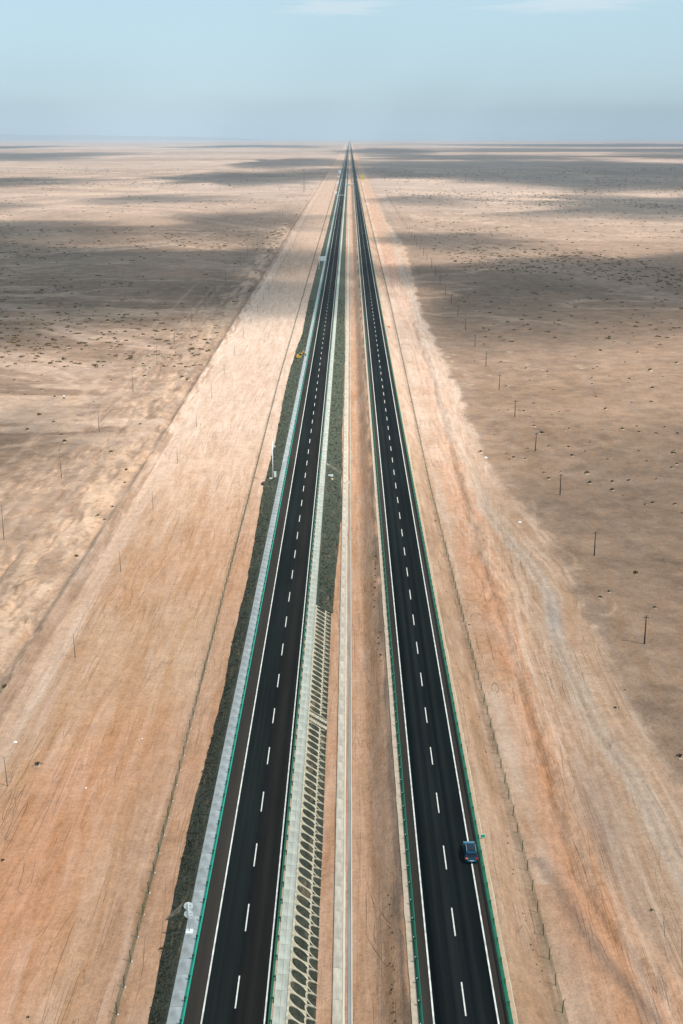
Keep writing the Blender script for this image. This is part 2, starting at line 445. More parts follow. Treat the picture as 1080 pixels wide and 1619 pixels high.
# ---- median
cm = np.zeros_like(col) + C(.44, .275, .175)
cm = lay(cm, sstep(.4, .65, fbm(XX / 1.3, YY / 12, 71, 4)) * .35, C(.47, .325, .225))
cm = lay(cm, sstep(.45, .7, fbm(XX / 2, YY / 18, 72, 3)) * .4 * (XX > 0), C(.36, .25, .165))
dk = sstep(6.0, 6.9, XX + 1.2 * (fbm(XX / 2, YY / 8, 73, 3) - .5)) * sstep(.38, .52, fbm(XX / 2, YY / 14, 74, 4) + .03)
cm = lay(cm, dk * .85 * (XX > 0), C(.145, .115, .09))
cm = lay(cm, np.exp(-((YY - yy(395)) / 60.0) ** 2) * .5 * (XX < 0), C(.42, .19, .11))
inm = ((XX > -10) & (XX < 8.5))
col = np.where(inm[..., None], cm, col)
# ---- right corridor
cr = np.zeros_like(col) + C(.425, .300, .205)
cr = lay(cr, sstep(.4, .7, fbm((XX - rt * .6) / 2.2, YY / 30, 75, 4)) * .5, C(.50, .365, .26))
cr = lay(cr, sstep(.45, .72, fbm((XX - rt * .8) / 1.0, YY / 14, 76, 3)) * .4, C(.375, .25, .17))
fr = X_at(sorted(FENCE_R, key=lambda q: q[1]), YY)
og = np.exp(-((XX - (fr + rg) / 2 - 1) / (np.clip(rg - fr, 4, 60) * .42)) ** 2)
cr = lay(cr, og * (.3 + .45 * sstep(.35, .65, fbm(XX / 5, YY / 25, 86, 4))), C(.49, .29, .185))
cr = lay(cr, np.exp(-((dg + 1.5 + 3 * (n2 - .5)) / 4.4) ** 2) * .45 * (YY < 800) * (.35 + .9 * sstep(.35, .62, fbm(XX / 2.5, YY / 12, 82, 4))), C(.57, .31, .18))
cr = lay(cr, (1 - sstep(0, .05, np.abs(fbm((XX - rg) / 2.2, YY / 16, 83, 4) - .5))) * np.exp(-(dg / 6) ** 2) * .5, C(.30, .175, .10))
cr = lay(cr, np.exp(-((YY - yy(420)) / 160.0) ** 2) * .45 * (XX < rt), C(.52, .30, .20))
# grey compacted track
trk = XX - rt + 1.6 * (n2 - .5) + .9 * (n3 - .5)
cr = lay(cr, np.exp(-(trk / 2.4) ** 4) * .5 * (.4 + .8 * n2), C(.37, .315, .255))
cr = lay(cr, (np.exp(-((trk - 1.0) / .5) ** 2) + np.exp(-((trk + 1.0) / .5) ** 2)) * .4, C(.50, .43, .35))
for o_k in (4.2, 6.0, 8.5, 11.0, 14.0, -4.5, -6.5, -9.5, -12.0):
    tt = XX - rt - o_k + 5.5 * (fbm(YY / 38, XX * 0 + o_k, 84, 3) - .5)
    cr = lay(cr, (np.exp(-((tt - .9) / .42) ** 2) + np.exp(-((tt + .9) / .42) ** 2)) * .55 * (YY < 900) * sstep(.3, .5, fbm(YY / 50, XX * 0 + o_k, 97, 2)), C(.58, .45, .34) if int(o_k * 2) % 3 else C(.34, .235, .165))
cr = lay(cr, np.exp(-((YY - yy(975, ZR)) / 14.0) ** 2) * np.exp(-((XX - rt) / 1.4) ** 2) * .7, C(.36, .345, .315))
# grey-brown disturbed soil lower right
gp = sstep(1.5, 4, XX - rg) * sstep(3, 9, rt - XX + 3 * (n2 - .5)) * sstep(200, 165, YY) 
cr = lay(cr, gp * .75 * (.5 + .7 * n2), C(.255, .185, .14))
cr = lay(cr, sstep(2, 10, XX - rt) * (YY < 900) * sstep(.3, .6, n2) * .5, C(.37, .27, .195))
sl = (XX < fr - .3)
cr = lay(cr, sl * 1.0, C(.385, .265, .175))
cr = lay(cr, sl * sstep(.4, .66, fbm(XX / 1.2, YY / 4.0, 77, 4)) * .6, C(.30, .205, .135))
cr = lay(cr, sl * sstep(.48, .7, fbm(XX / 3, YY / 30, 78, 3)) * .6, C(.48, .345, .24))
g2 = np.exp(-((XX - fr - 2.2) / 1.6) ** 2) * sstep(.36, .55, fbm(XX / 4, YY / 40, 79, 2))
cr = lay(cr, g2 * .6 * (YY > 150), C(.53, .43, .335))
cr = lay(cr, np.exp(-((XX - fr) / .5) ** 2) * .45 * (YY < 600) * sstep(.35, .6, fbm(XX * 0, YY / 3.0, 85, 2)), C(.19, .16, .10))
# brown diagonal spoil below the fence, lower right
sp = px_poly([(842, 1345), (880, 1400), (920, 1470), (975, 1540), (1040, 1619), (1090, 1680)], ZR)
spx = X_at(sp, YY)
cr = lay(cr, np.exp(-((XX - spx) / 1.1) ** 2) * (YY < yy(1345)) * .75, C(.235, .17, .125))
cr = lay(cr, sstep(300, 460, YY) * sstep(1000, 620, YY) * .5 * (.5 + n2), C(.58, .465, .37))  # paler sand stands for sunlight on the mid-distance corridor, painted in
ir = sstep(1.5, -1.5, XX - re + 6 * (n2 - .5) + 3 * (n3 - .5)) * (XX > 15)
soft = sstep(10, -6, XX - re + 14 * (n2 - .5)) * (XX > 15)
col = lay(col, soft * .45, C(.40, .30, .22))
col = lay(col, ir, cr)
col *= (1 + (n3[..., None] - .5) * .16 * np.exp(-YY / 1500.0)[..., None])
lum = col.mean(-1, keepdims=True); wk_ = np.maximum(np.maximum(gl, ir), inm * 1.0)[..., None]
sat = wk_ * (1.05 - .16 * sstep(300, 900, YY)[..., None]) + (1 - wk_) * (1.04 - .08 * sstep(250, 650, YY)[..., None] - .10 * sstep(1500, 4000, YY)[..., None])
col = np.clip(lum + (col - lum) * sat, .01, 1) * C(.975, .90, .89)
ysh = YY[..., None]
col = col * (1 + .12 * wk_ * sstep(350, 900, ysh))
mid_ = np.exp(-((ysh - np.where(XX > 0, 860, 760)[..., None]) / np.where(XX > 0, 230, 310)[..., None]) ** 2) * (1 - wk_)  # shade of the mid-distance cloud band deepened in the natural soil colour
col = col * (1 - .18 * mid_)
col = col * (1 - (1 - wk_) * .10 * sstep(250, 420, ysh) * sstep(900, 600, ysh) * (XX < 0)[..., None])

flow = np.where(XX > 26, XX - rt * sstep(26, 50, XX) - 0, XX)
nr, nc = XX.shape
verts = np.stack([XX, YY, Z], -1).reshape(-1, 3).astype(np.float32)
idx = np.arange(nr * nc).reshape(nr, nc)
quads = np.stack([idx[:-1, :-1], idx[:-1, 1:], idx[1:, 1:], idx[1:, :-1]], -1).reshape(-1, 4)
me = bpy.data.meshes.new("ground")
me.vertices.add(len(verts)); me.vertices.foreach_set('co', verts.ravel())
me.loops.add(quads.size); me.loops.foreach_set('vertex_index', quads.ravel().astype(np.int32))
me.polygons.add(len(quads)); me.polygons.foreach_set('loop_start', np.arange(0, quads.size, 4, dtype=np.int32))
me.polygons.foreach_set('loop_total', np.full(len(quads), 4, dtype=np.int32))
me.polygons.foreach_set('use_smooth', np.ones(len(quads), dtype=bool))
me.update(calc_edges=True)
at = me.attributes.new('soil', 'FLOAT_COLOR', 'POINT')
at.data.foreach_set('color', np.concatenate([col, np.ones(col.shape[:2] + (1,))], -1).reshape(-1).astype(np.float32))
fa = me.attributes.new('flow', 'FLOAT', 'POINT'); fa.data.foreach_set('value', flow.reshape(-1).astype(np.float32))
work = np.maximum(np.maximum(gl, ir), inm * 1.0)
wa = me.attributes.new('worked', 'FLOAT', 'POINT'); wa.data.foreach_set('value', work.reshape(-1).astype(np.float32))

gm, nt, b = new_mat('desert_soil'); N = nt.nodes; L = nt.links
a_col = N.new('ShaderNodeAttribute'); a_col.attribute_name = 'soil'
a_fl = N.new('ShaderNodeAttribute'); a_fl.attribute_name = 'flow'
a_wk = N.new('ShaderNodeAttribute'); a_wk.attribute_name = 'worked'
tc = N.new('ShaderNodeTexCoord').outputs['Object']
sx = N.new('ShaderNodeSeparateXYZ'); L.new(tc, sx.inputs[0])
cx = N.new('ShaderNodeCombineXYZ'); L.new(a_fl.outputs['Fac'], cx.inputs[0]); L.new(sx.outputs[1], cx.inputs[1])
flv = cx.outputs[0]
s1 = noise_node(nt, mapping(nt, flv, (1.1, .06, 1), .03), 1.0, 6, .62, .9)
s2 = noise_node(nt, mapping(nt, flv, (.30, .03, 1), -.05), 1.0, 6, .6, 1.4)
s3 = noise_node(nt, mapping(nt, flv, (2.6, .4, 1), -.06), 1.0, 5, .6, .6)
f1 = noise_node(nt, tc, 1.3, 8, .68)
f2 = noise_node(nt, tc, .12, 7, .62, .3)
f3 = noise_node(nt, mapping(nt, tc, (.011, .011, 1)), 1.0, 7, .6)
streak = math_node(nt, 'ADD', maprange(nt, s1, .3, .7, -.07, .07), maprange(nt, s2, .3, .7, -.13, .13))
streak = math_node(nt, 'ADD', streak, maprange(nt, s3, .3, .7, -.045, .045))
streak = math_node(nt, 'MULTIPLY', streak, a_wk.outputs['Fac'])
nw = math_node(nt, 'SUBTRACT', 1.0, a_wk.outputs['Fac'])
natv = math_node(nt, 'ADD', maprange(nt, f2, .3, .7, -.24, .24), maprange(nt, f3, .35, .65, -.14, .14))
natv = math_node(nt, 'MULTIPLY', natv, math_node(nt, 'ADD', math_node(nt, 'MULTIPLY', nw, .85), .15))
# scrub plants and pale mounds drawn as flat specks in the soil colour
def specks(scale, r0, r1, gsc, g0, g1):
    v_ = N.new('ShaderNodeTexVoronoi'); v_.inputs['Scale'].default_value = scale; v_.inputs['Randomness'].default_value = 1
    wv = N.new('ShaderNodeVectorMath'); wv.operation = 'ADD'; L.new(tc, wv.inputs[0])
    nn = N.new('ShaderNodeTexNoise'); nn.inputs['Scale'].default_value = .25; L.new(tc, nn.inputs['Vector'])
    sc2 = N.new('ShaderNodeVectorMath'); sc2.operation = 'SCALE'; sc2.inputs['Scale'].default_value = 5.0; L.new(nn.outputs['Color'], sc2.inputs[0]); L.new(sc2.outputs[0], wv.inputs[1])
    L.new(wv.outputs[0], v_.inputs['Vector'])
    g_ = maprange(nt, noise_node(nt, tc, gsc, 4, .6), g0, g1, 0, 1)
    return math_node(nt, 'MULTIPLY', math_node(nt, 'MULTIPLY', maprange(nt, v_.outputs['Distance'], r0, r1, 1, 0), g_), nw)
sp1 = specks(.085, .10, .20, .006, .46, .58)
sp2 = specks(.035, .07, .16, .002, .48, .58)
sp3 = specks(.11, .13, .24, .005, .50, .62)
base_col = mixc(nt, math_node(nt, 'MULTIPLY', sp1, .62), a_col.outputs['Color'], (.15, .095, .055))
base_col = mixc(nt, math_node(nt, 'MULTIPLY', sp2, .6), base_col, (.17, .115, .065))
base_col = mixc(nt, math_node(nt, 'MULTIPLY', sp3, .45), base_col, (.62, .47, .34))
# gravelly specks
vo = N.new('ShaderNodeTexVoronoi'); vo.inputs['Scale'].default_value = .9; vo.inputs['Randomness'].default_value = 1; L.new(tc, vo.inputs['Vector'])
spk = maprange(nt, vo.outputs['Distance'], .06, .16, -.38, 0.0)
spsel = maprange(nt, noise_node(nt, tc, .35, 3, .6), .56, .66, 0, 1)
spk = math_node(nt, 'MULTIPLY', spk, spsel)
def contour(vec, sc, rot, k, wid, detail=3, dist=.5):
    n_ = noise_node(nt, mapping(nt, vec, sc, rot), 1.0, detail, .5, dist)
    fr_ = math_node(nt, 'FRACT', math_node(nt, 'MULTIPLY', n_, k))
    d_ = math_node(nt, 'ABSOLUTE', math_node(nt, 'SUBTRACT', fr_, .5))
    return maprange(nt, d_, 0.0, wid, 1.0, 0.0)
ln1 = contour(flv, (.22, .008, 1), .015, 9.0, .05)
ln2 = contour(flv, (.35, .016, 1), -.05, 7.0, .045)
ln3 = contour(flv, (.15, .02, 1), .10, 8.0, .04)
gate = maprange(nt, noise_node(nt, mapping(nt, flv, (.08, .02, 1)), 1.0, 3), .45, .6, 0, 1)
gate2 = maprange(nt, noise_node(nt, mapping(nt, flv, (.10, .03, 1), .5), 1.0, 3), .48, .6, 0, 1)
lines = math_node(nt, 'ADD', math_node(nt, 'MULTIPLY', ln1, gate), math_node(nt, 'MULTIPLY', ln3, gate2))
lines = math_node(nt, 'MULTIPLY', lines, a_wk.outputs['Fac'])
lights = math_node(nt, 'MULTIPLY', math_node(nt, 'MULTIPLY', ln2, gate2), a_wk.outputs['Fac'])
rills = math_node(nt, 'MULTIPLY', math_node(nt, 'MULTIPLY', contour(tc, (.022, .022, 1), 0, 6.0, .05, 6, 1.0), nw), spsel)
tint = math_node(nt, 'ADD', math_node(nt, 'MULTIPLY', lines, -.11), math_node(nt, 'MULTIPLY', lights, .13))
tint = math_node(nt, 'ADD', tint, math_node(nt, 'MULTIPLY', rills, .16))
ff = noise_node(nt, tc, 4.5, 4, .75)
fm = noise_node(nt, mapping(nt, tc, (.45, .45, 1)), 1.0, 6, .72)
tint = math_node(nt, 'ADD', tint, maprange(nt, ff, .3, .7, -.16, .16))
tint = math_node(nt, 'ADD', tint, maprange(nt, fm, .3, .7, -.13, .13))
vo2 = N.new('ShaderNodeTexVoronoi'); vo2.inputs['Scale'].default_value = 2.3; L.new(tc, vo2.inputs['Vector'])
peb = math_node(nt, 'MULTIPLY', maprange(nt, vo2.outputs['Distance'], .08, .2, -.42, 0), maprange(nt, noise_node(nt, tc, .8, 3, .7), .55, .62, 0, 1))
spk = math_node(nt, 'ADD', math_node(nt, 'ADD', spk, peb), tint)
tot = math_node(nt, 'ADD', streak, natv)
tot = math_node(nt, 'ADD', tot, maprange(nt, f1, .25, .75, -.16, .16))
tot = math_node(nt, 'ADD', tot, spk)
val = math_node(nt, 'ADD', tot, 1.0)
hs = N.new('ShaderNodeHueSaturation'); L.new(base_col, hs.inputs['Color']); L.new(val, hs.inputs['Value'])
L.new(maprange(nt, s2, .3, .7, 1.12, .9), hs.inputs['Saturation'])
L.new(hs.outputs[0], b.inputs['Base Color'])
b.inputs['Roughness'].default_value = .95; b.inputs['Specular IOR Level'].default_value = .1
hgt = math_node(nt, 'ADD', math_node(nt, 'MULTIPLY', s1, math_node(nt, 'MULTIPLY', a_wk.outputs['Fac'], .38)), math_node(nt, 'MULTIPLY', f1, .7))
hgt = math_node(nt, 'ADD', hgt, math_node(nt, 'MULTIPLY', lines, -.5))
hgt = math_node(nt, 'ADD', hgt, math_node(nt, 'MULTIPLY', fm, 1.4))
hgt = math_node(nt, 'ADD', hgt, math_node(nt, 'MULTIPLY', f2, math_node(nt, 'MULTIPLY', nw, 3.0)))
bp = N.new('ShaderNodeBump'); bp.inputs['Distance'].default_value = .35; bp.inputs['Strength'].default_value = .8
L.new(hgt, bp.inputs['Height']); L.new(bp.outputs[0], b.inputs['Normal'])
me.materials.append(gm)
ground = link_mesh("ground", me); tag(ground, kind='structure')

_gx = xs; _gy = ROWS
def ground_z(x, y):
    i = int(np.clip(np.searchsorted(_gy, y) - 1, 0, len(_gy) - 2)); j = int(np.clip(np.searchsorted(_gx, x) - 1, 0, len(_gx) - 2))
    fy = (y - _gy[i]) / (_gy[i + 1] - _gy[i]); fx = (x - _gx[j]) / (_gx[j + 1] - _gx[j])
    return float((Z[i, j] * (1 - fx) + Z[i, j + 1] * fx) * (1 - fy) + (Z[i + 1, j] * (1 - fx) + Z[i + 1, j + 1] * fx) * fy)

# ------------------------------------------------------------------ hills on the horizon (far left)
mb = MB(); n = 90
prof = []
for i in range(n + 1):
    t = i / n; X = -30000 + t * 27500
    h = (230 + 330 * float(fbm(t * 9, .3, 91, 4)) ** 1.2 + 60 * float(fbm(t * 40, 2.3, 92, 2))) * (1 - t) ** .45
    prof.append((X, max(h - 60, 0)))
def hillrow(dy, k): return [(p[0], 47000 + dy + 900 * math.sin(p[0] / 2500.0), ZM - 2 + p[1] * k) for p in prof]
mb.loft([hillrow(-2600, 0), hillrow(-1500, .45), hillrow(-500, .82), hillrow(0, 1.0), hillrow(900, .8), hillrow(3000, 0)], closed=False)
M['hill'] = simple('hill_rock', (.20, .165, .14), .95, var=.2, scale=.001)
tag(mb.build('hills', M['hill'], smooth=True), kind='structure')

# ------------------------------------------------------------------ embankments
YF = 58000.0
def ylist(step0=3.0, g=1.012, y0=40.0):
    out = [y0]; s = step0
    while out[-1] < YF:
        out.append(out[-1] + s); s *= g
    out[-1] = YF; return out
YS = ylist(1.2, 1.010)
gravel, nt, b = new_mat('embankment_gravel')
tc = nt.nodes.new('ShaderNodeTexCoord').outputs['Object']
g1 = noise_node(nt, tc, 2.2, 9, .72); g2_ = noise_node(nt, mapping(nt, tc, (.6, .3, 1)), 1.0, 6, .65, .6); g3 = noise_node(nt, mapping(nt, tc, (.7, .12, 1)), 1.0, 6, .65, .5)
c = mixc(nt, maprange(nt, g1, .35, .65, 0, 1), (.013, .016, .012), (.060, .062, .045))
c = mixc(nt, maprange(nt, g2_, .4, .62, 0, .6), c, (.060, .070, .050))
c = mixc(nt, maprange(nt, g3, .55, .66, 0, .6), c, (.20, .14, .085))
sy = nt.nodes.new('ShaderNodeSeparateXYZ'); nt.links.new(tc, sy.inputs[0])
c = mixc(nt, maprange(nt, sy.outputs[1], 200, 480, .0, .6), c, (.095, .112, .078))  # greener farther on; lightness of the sunlit stretch put into the colour
nt.links.new(c, b.inputs['Base Color']); b.inputs['Roughness'].default_value = .95; b.inputs['Specular IOR Level'].default_value = .1
bp = nt.nodes.new('ShaderNodeBump'); bp.inputs['Distance'].default_value = .15; nt.links.new(g1, bp.inputs['Height']); nt.links.new(bp.outputs[0], b.inputs['Normal'])

OVAL_END = G(553, 957).y            # lattice slope nearer than this
def wobX(poly, y, amp, seed):
    return float(X_at(sorted(poly, key=lambda q: q[1]), y)) + amp * (float(fbm(y / 2.5, .4, seed, 3)) - .5) * 2
mb = MB()
rows = []
for y in YS:
    xl = wobX(TOE_L, y, .38, 101); rows.append([(xl - .1, y, ZL - .12), (xl + .25, y, ZL + .22), (-22.1, y, -.09), (-21.75, y, -.05)])
mb.loft(rows, closed=False)
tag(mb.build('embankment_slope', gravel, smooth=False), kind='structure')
mb = MB(); rows = []
for y in YS:
    if y < OVAL_END - 1.5: continue
    xr = wobX(TOE_M, y, .30, 103); rows.append([(-7.5, y, -.05), (-7.2, y, -.10), (min(xr - .2, -2.0), y, ZM + .2), (xr + .1, y, ZM - .1)])
mb.loft(rows, closed=False)
tag(mb.build('median_slope', gravel, smooth=False), kind='structure')

# lattice slope (oval concrete frames) on the inner slope, near part
LX0, LX1 = -7.45, -3.95
def slope_pt(u, y, lift=0.0):       # u metres down the slope (in plan)
    x = LX0 + u; f = u / (LX1 - LX0)
    return (x, y, -.06 + f * (ZM + .06) + lift)
mb = MB(); mb.loft([[slope_pt(0, y), slope_pt(3.5, y), (LX1 + .15, y, ZM - .1)] for y in (30.0, OVAL_END)], closed=False)
lattice = tag(mb.build('lattice_slope', gravel), kind='structure')
# oval frame: plate with an oval hole, tilted down-slope towards the viewer
def hole_plate(u0, u1, dy, a_shift, ex, ey, seg=20, th=.10, cy=0.0):
    """frame plate between u0..u1 (slope) and 0..dy (along), oval hole; returns mesh in slope coords at y=0"""
    mb = MB(); cxu = (u0 + u1) / 2
    def skew(u, y): return y - (u - u0) * a_shift
    inner = []; outer = []
    for i in range(seg):
        an = 2 * math.pi * (i + .5) / seg
        c_, s_ = math.cos(an), math.sin(an)
        inner.append((cxu + ex * np.sign(c_) * abs(c_) ** .85, dy / 2 + ey * np.sign(s_) * abs(s_) ** .85))
        k = 1 / max(abs(c_) / ((u1 - u0) / 2), abs(s_) / (dy / 2))
        outer.append((cxu + c_ * k, dy / 2 + s_ * k))
    def P(q, lift): return slope_pt(q[0], skew(q[0], q[1]), lift)
    top_i = [P(q, th) for q in inner]; top_o = [P(q, th) for q in outer]; bot_i = [P(q, -.05) for q in inner]
    n = len(mb.v); mb.v += top_i + top_o + bot_i
    for i in range(seg):
        j = (i + 1) % seg
        mb.f.append((n + i, n + j, n + seg + j, n + seg + i)[::-1]); mb.m.append(0)
        mb.f.append((n + i, n + j, n + 2 * seg + j, n + 2 * seg + i)); mb.m.append(0)
    return mb
def arc_frame(u0, dy, a_shift, th=.15):
    """scallop: half ring open down-slope, its straight leg shared with the next scallop"""
    mb = MB(); r = dy * .46; path = []
    for i in range(13):
        an = math.pi / 2 * .98 + math.pi * 1.02 * i / 12
        path.append((u0 + r * .95 + r * .95 * math.cos(an), dy / 2 + r * math.sin(an)))
    path.append((u0 + 1.42, dy / 2 - r - .03))
    w = .095; rings = []
    for i, (u, y) in enumerate(path):
        a = path[max(i - 1, 0)]; c_ = path[min(i + 1, len(path) - 1)]
        tx, ty = c_[0] - a[0], c_[1] - a[1]; l = math.hypot(tx, ty); nx, ny = -ty / l, tx / l
        q = [(u + nx * w, y + ny * w), (u - nx * w, y - ny * w)]
        q = [(p[0], p[1] - p[0] * a_shift) for p in q]
        rings.append([slope_pt(q[0][0], q[0][1], -.04), slope_pt(q[0][0], q[0][1], th), slope_pt(q[1][0], q[1][1], th), slope_pt(q[1][0], q[1][1], -.04)])
    mb.loft(rings); return mb
PER = 2.27; SH = .52
ov_me = hole_plate(0.20, 2.38, PER, SH, 1.07, PER * .43).mesh('oval_frame', M['frame'])
arc_me = arc_frame(2.20, PER, SH).mesh('arc_kerb', M['frame'])
stair_y = G(553, 1130).y
y = G(553, 1619).y - 12; k = 0
while y < OVAL_END - 1.2:
    if abs(y + 1.2 - stair_y) > 1.3:
        link_mesh('oval_frame', ov_me, lattice, (0, y, 0)); link_mesh('arc_kerb', arc_me, lattice, (0, y, 0))
    else:
        mb = MB()
        for i in range(9):
            u = .25 + i * .36; p = slope_pt(u, 0); mb.box(p[0], p[0] + .37, y + .45 - u * SH * .9, y + 1.5 - u * SH * .9, p[2] - .25, p[2] + .10)
        mb.build('stair_flight', M['frame'], lattice)
    y += PER
MB().box(LX0 - .02, LX0 + .24, 30, OVAL_END, -.35, .06).build('top_kerb', M['frame'], lattice)

# right embankment: solid body under the road
MB().box(8.3, 19.9, 20, YF, -3, 1.965).build('embankment_core', M['mound'])
tag(bpy.data.objects['embankment_core'], kind='structure')
MB().box(-21.6, -7.6, 20, YF, -3, -.07).build('embankment_core', M['mound'])
tag(bpy.data.objects['embankment_core.001'], kind='structure')

# ------------------------------------------------------------------ roads
def road(name, xa, strips, z, dash_x, edges, dash_y0, bri):
    mb = MB()
    ys = [20] + [100 * 1.6 ** i for i in range(14)] + [YF]
    ys = sorted(set([q for q in ys if q <= YF]))
    for (x0, x1, mi) in strips:
        for a, c_ in zip(ys[:-1], ys[1:]):
            mb.face([(x0, a, z), (x1, a, z), (x1, c_, z), (x0, c_, z)], mi)
    X0, X1 = strips[0][0], strips[-1][1]
    mb.face([(X0, 20, z - .06), (X0, YF, z - .06), (X0, YF, z), (X0, 20, z)], 0)
    mb.face([(X1, YF, z - .06), (X1, 20, z - .06), (X1, 20, z), (X1, YF, z)], 0)
    rd = mb.build(name, [M['shoulder']] + bri)
    tag(rd, kind='structure')
    for ex in edges:
        mb = MB()
        for a, c_ in zip(ys[:-1], ys[1:]):
            mb.face([(ex - .10, a, z + .006), (ex + .10, a, z + .006), (ex + .10, c_, z + .006), (ex - .10, c_, z + .006)])
        mb.build('edge_line', M['paint'], rd)
    dm = MB().face([(-.085, 0, 0), (.085, 0, 0), (.085, 6, 0), (-.085, 6, 0)]).mesh('lane_dash', M['paint'])
    k0 = -5
    for k in range(k0, k0 + 300):
        link_mesh('lane_dash', dm, rd, (dash_x, dash_y0 + 15 * k, z + .006))
    mb = MB()
    for k in range(k0 + 300, k0 + 1500):
        a = dash_y0 + 15 * k; mb.face([(dash_x - .085, a, z + .006), (dash_x + .085, a, z + .006), (dash_x + .085, a + 6, z + .006), (dash_x - .085, a + 6, z + .006)])
    tag(mb.build('distant_dashes', M['paint'], rd), kind='stuff')
    return rd
road('road', 0, [(-19.75, -17.7, 0), (-17.7, -13.8, 1), (-13.8, -9.30, 2)], 0.0, -13.72, (-17.55, -10.0), 122.7, [M['asph_l1'], M['asph_l2']])
ZRD = 2.0
road('road', 0, [(8.75, 9.95, 0), (9.95, 13.8, 1), (13.8, 17.75, 1), (17.75, 19.0, 0)], ZRD, 13.93, (10.08, 17.66), 118.9 + .25, [M['asph_r']])

# ------------------------------------------------------------------ concrete aprons (slabs)
def apron(name, xa, xb, z0, z1, mat, cols, step, yend, seed, th=.10):
    """slab courses along the road; individual slabs near, one strip beyond"""
    root = MB().box(min(xa, xb), max(xa, xb), 20, YF, min(z0, z1) - .5, min(z0, z1) - th + .012).build(name, M['ditch'])
    tag(root, kind='structure')
    r = random.Random(seed); w = (xb - xa) / cols
    for c_ in range(cols):
        vs = []
        for q in range(3):
            mb = MB(); a = .02; dz = q * .005
            x0, x1 = xa + c_ * w + a, xa + (c_ + 1) * w - a
            za = z0 + (z1 - z0) * c_ / cols; zb = z0 + (z1 - z0) * (c_ + 1) / cols
            n = len(mb.v)
            mb.v += [(x0, a, za - th), (x1, a, zb - th), (x1, step - a, zb - th), (x0, step - a, za - th), (x0, a, za + dz), (x1, a, zb + dz), (x1, step - a, zb + dz), (x0, step - a, za + dz)]
            mb.f += [(4, 5, 6, 7), (0, 1, 5, 4), (1, 2, 6, 5), (2, 3, 7, 6), (3, 0, 4, 7)]; mb.m += [0] * 5
            vs.append(mb.mesh('slab', mat[(q + c_) % len(mat)]))
        y = 90.0
        while y < yend:
            link_mesh('slab', vs[r.randrange(3)], root, (0, y, 0)); y += step
        mb = MB()
        x0, x1 = xa + c_ * w, xa + (c_ + 1) * w
        za = z0 + (z1 - z0) * c_ / cols; zb = z0 + (z1 - z0) * (c_ + 1) / cols
        for a, e in ((y, y + 900), (y + 900, YF)):
            mb.face([(x0, a, za), (x1, a, zb), (x1, e, zb), (x0, e, za)])
        tag(mb.build('distant_slabs', mat[c_ % len(mat)], root), kind='stuff')
    return root
def tone(name, base, k):
    c_ = tuple(x * k for x in base); return simple(name, c_, .9, var=.30, scale=.9, bump=.004, stretch=(1, .4, 1))
cg = (.39, .395, .34)
apron('apron', -9.1, -7.47, -.01, -.04, [tone('apron_a', cg, 1), tone('apron_b', cg, 1.07), tone('apron_c', cg, .94)], 2, 3.0, 380, 1)
cg2 = (.30, .32, .32)
apron('apron', -21.75, -19.78, -.04, -.01, [tone('apron_d', cg2, 1), tone('apron_e', cg2, 1.06), tone('apron_f', cg2, .95)], 1, 3.0, 380, 2)
cc = (.43, .375, .30)
apron('drain_lining', -1.95, -.72, ZM + .22, ZM + .10, [tone('lining_a', cc, 1), tone('lining_b', cc, 1.05), tone('lining_c', cc, .95)], 1, 6.0, 420, 3)

def ribbon(name, xa, xb, z, mat, ya=20.0, yb=YF, amp_a=0.0, amp_b=0.0, seed=1, depth=.12, g=1.012, s0=.8):
    mb = MB(); rows = []; y = ya; s = s0
    while True:
        y = min(y, yb)
        fa_ = (float(fbm(y / 1.7, .3, seed, 3)) - .5) * 2 * amp_a; fb_ = (float(fbm(y / 1.9, .7, seed + 5, 3)) - .5) * 2 * amp_b
        if y > 1500: fa_ = fb_ = 0
        rows.append([(xa + fa_, y, z - depth), (xa + fa_, y, z), (xb + fb_, y, z), (xb + fb_, y, z - depth)])
        if y >= yb: break
        y += s; s *= g
    mb.loft(rows, closed=False)
    return mb.build(name, mat)
drain = tag(ribbon('drain_channel', -.02, .40, ZM + .05, M['ditch'], depth=.1), kind='structure')
tag(ribbon('drain_kerb', .40, .55, ZM + .16, M['cream'], depth=.2), kind='structure')
tag(ribbon('drain_kerb', -.70, -.42, ZM + .12, M['cream'], amp_b=.10, seed=9, depth=.2), kind='structure')
sand_strip = simple('verge_concrete', (.46, .365, .27), .95, var=.15, scale=1.2, bump=.01)
sand_strip2 = simple('verge_concrete_pale', (.56, .49, .36), .95, var=.12, scale=1.2, bump=.01)
tag(ribbon('verge_strip', 7.55, 8.32, ZRD - .05, sand_strip, amp_a=.13, seed=14, depth=.6), kind='structure')
tag(ribbon('verge_strip', 19.42, 19.98, ZRD - .05, sand_strip2, amp_b=.12, seed=15, depth=.6), kind='structure')

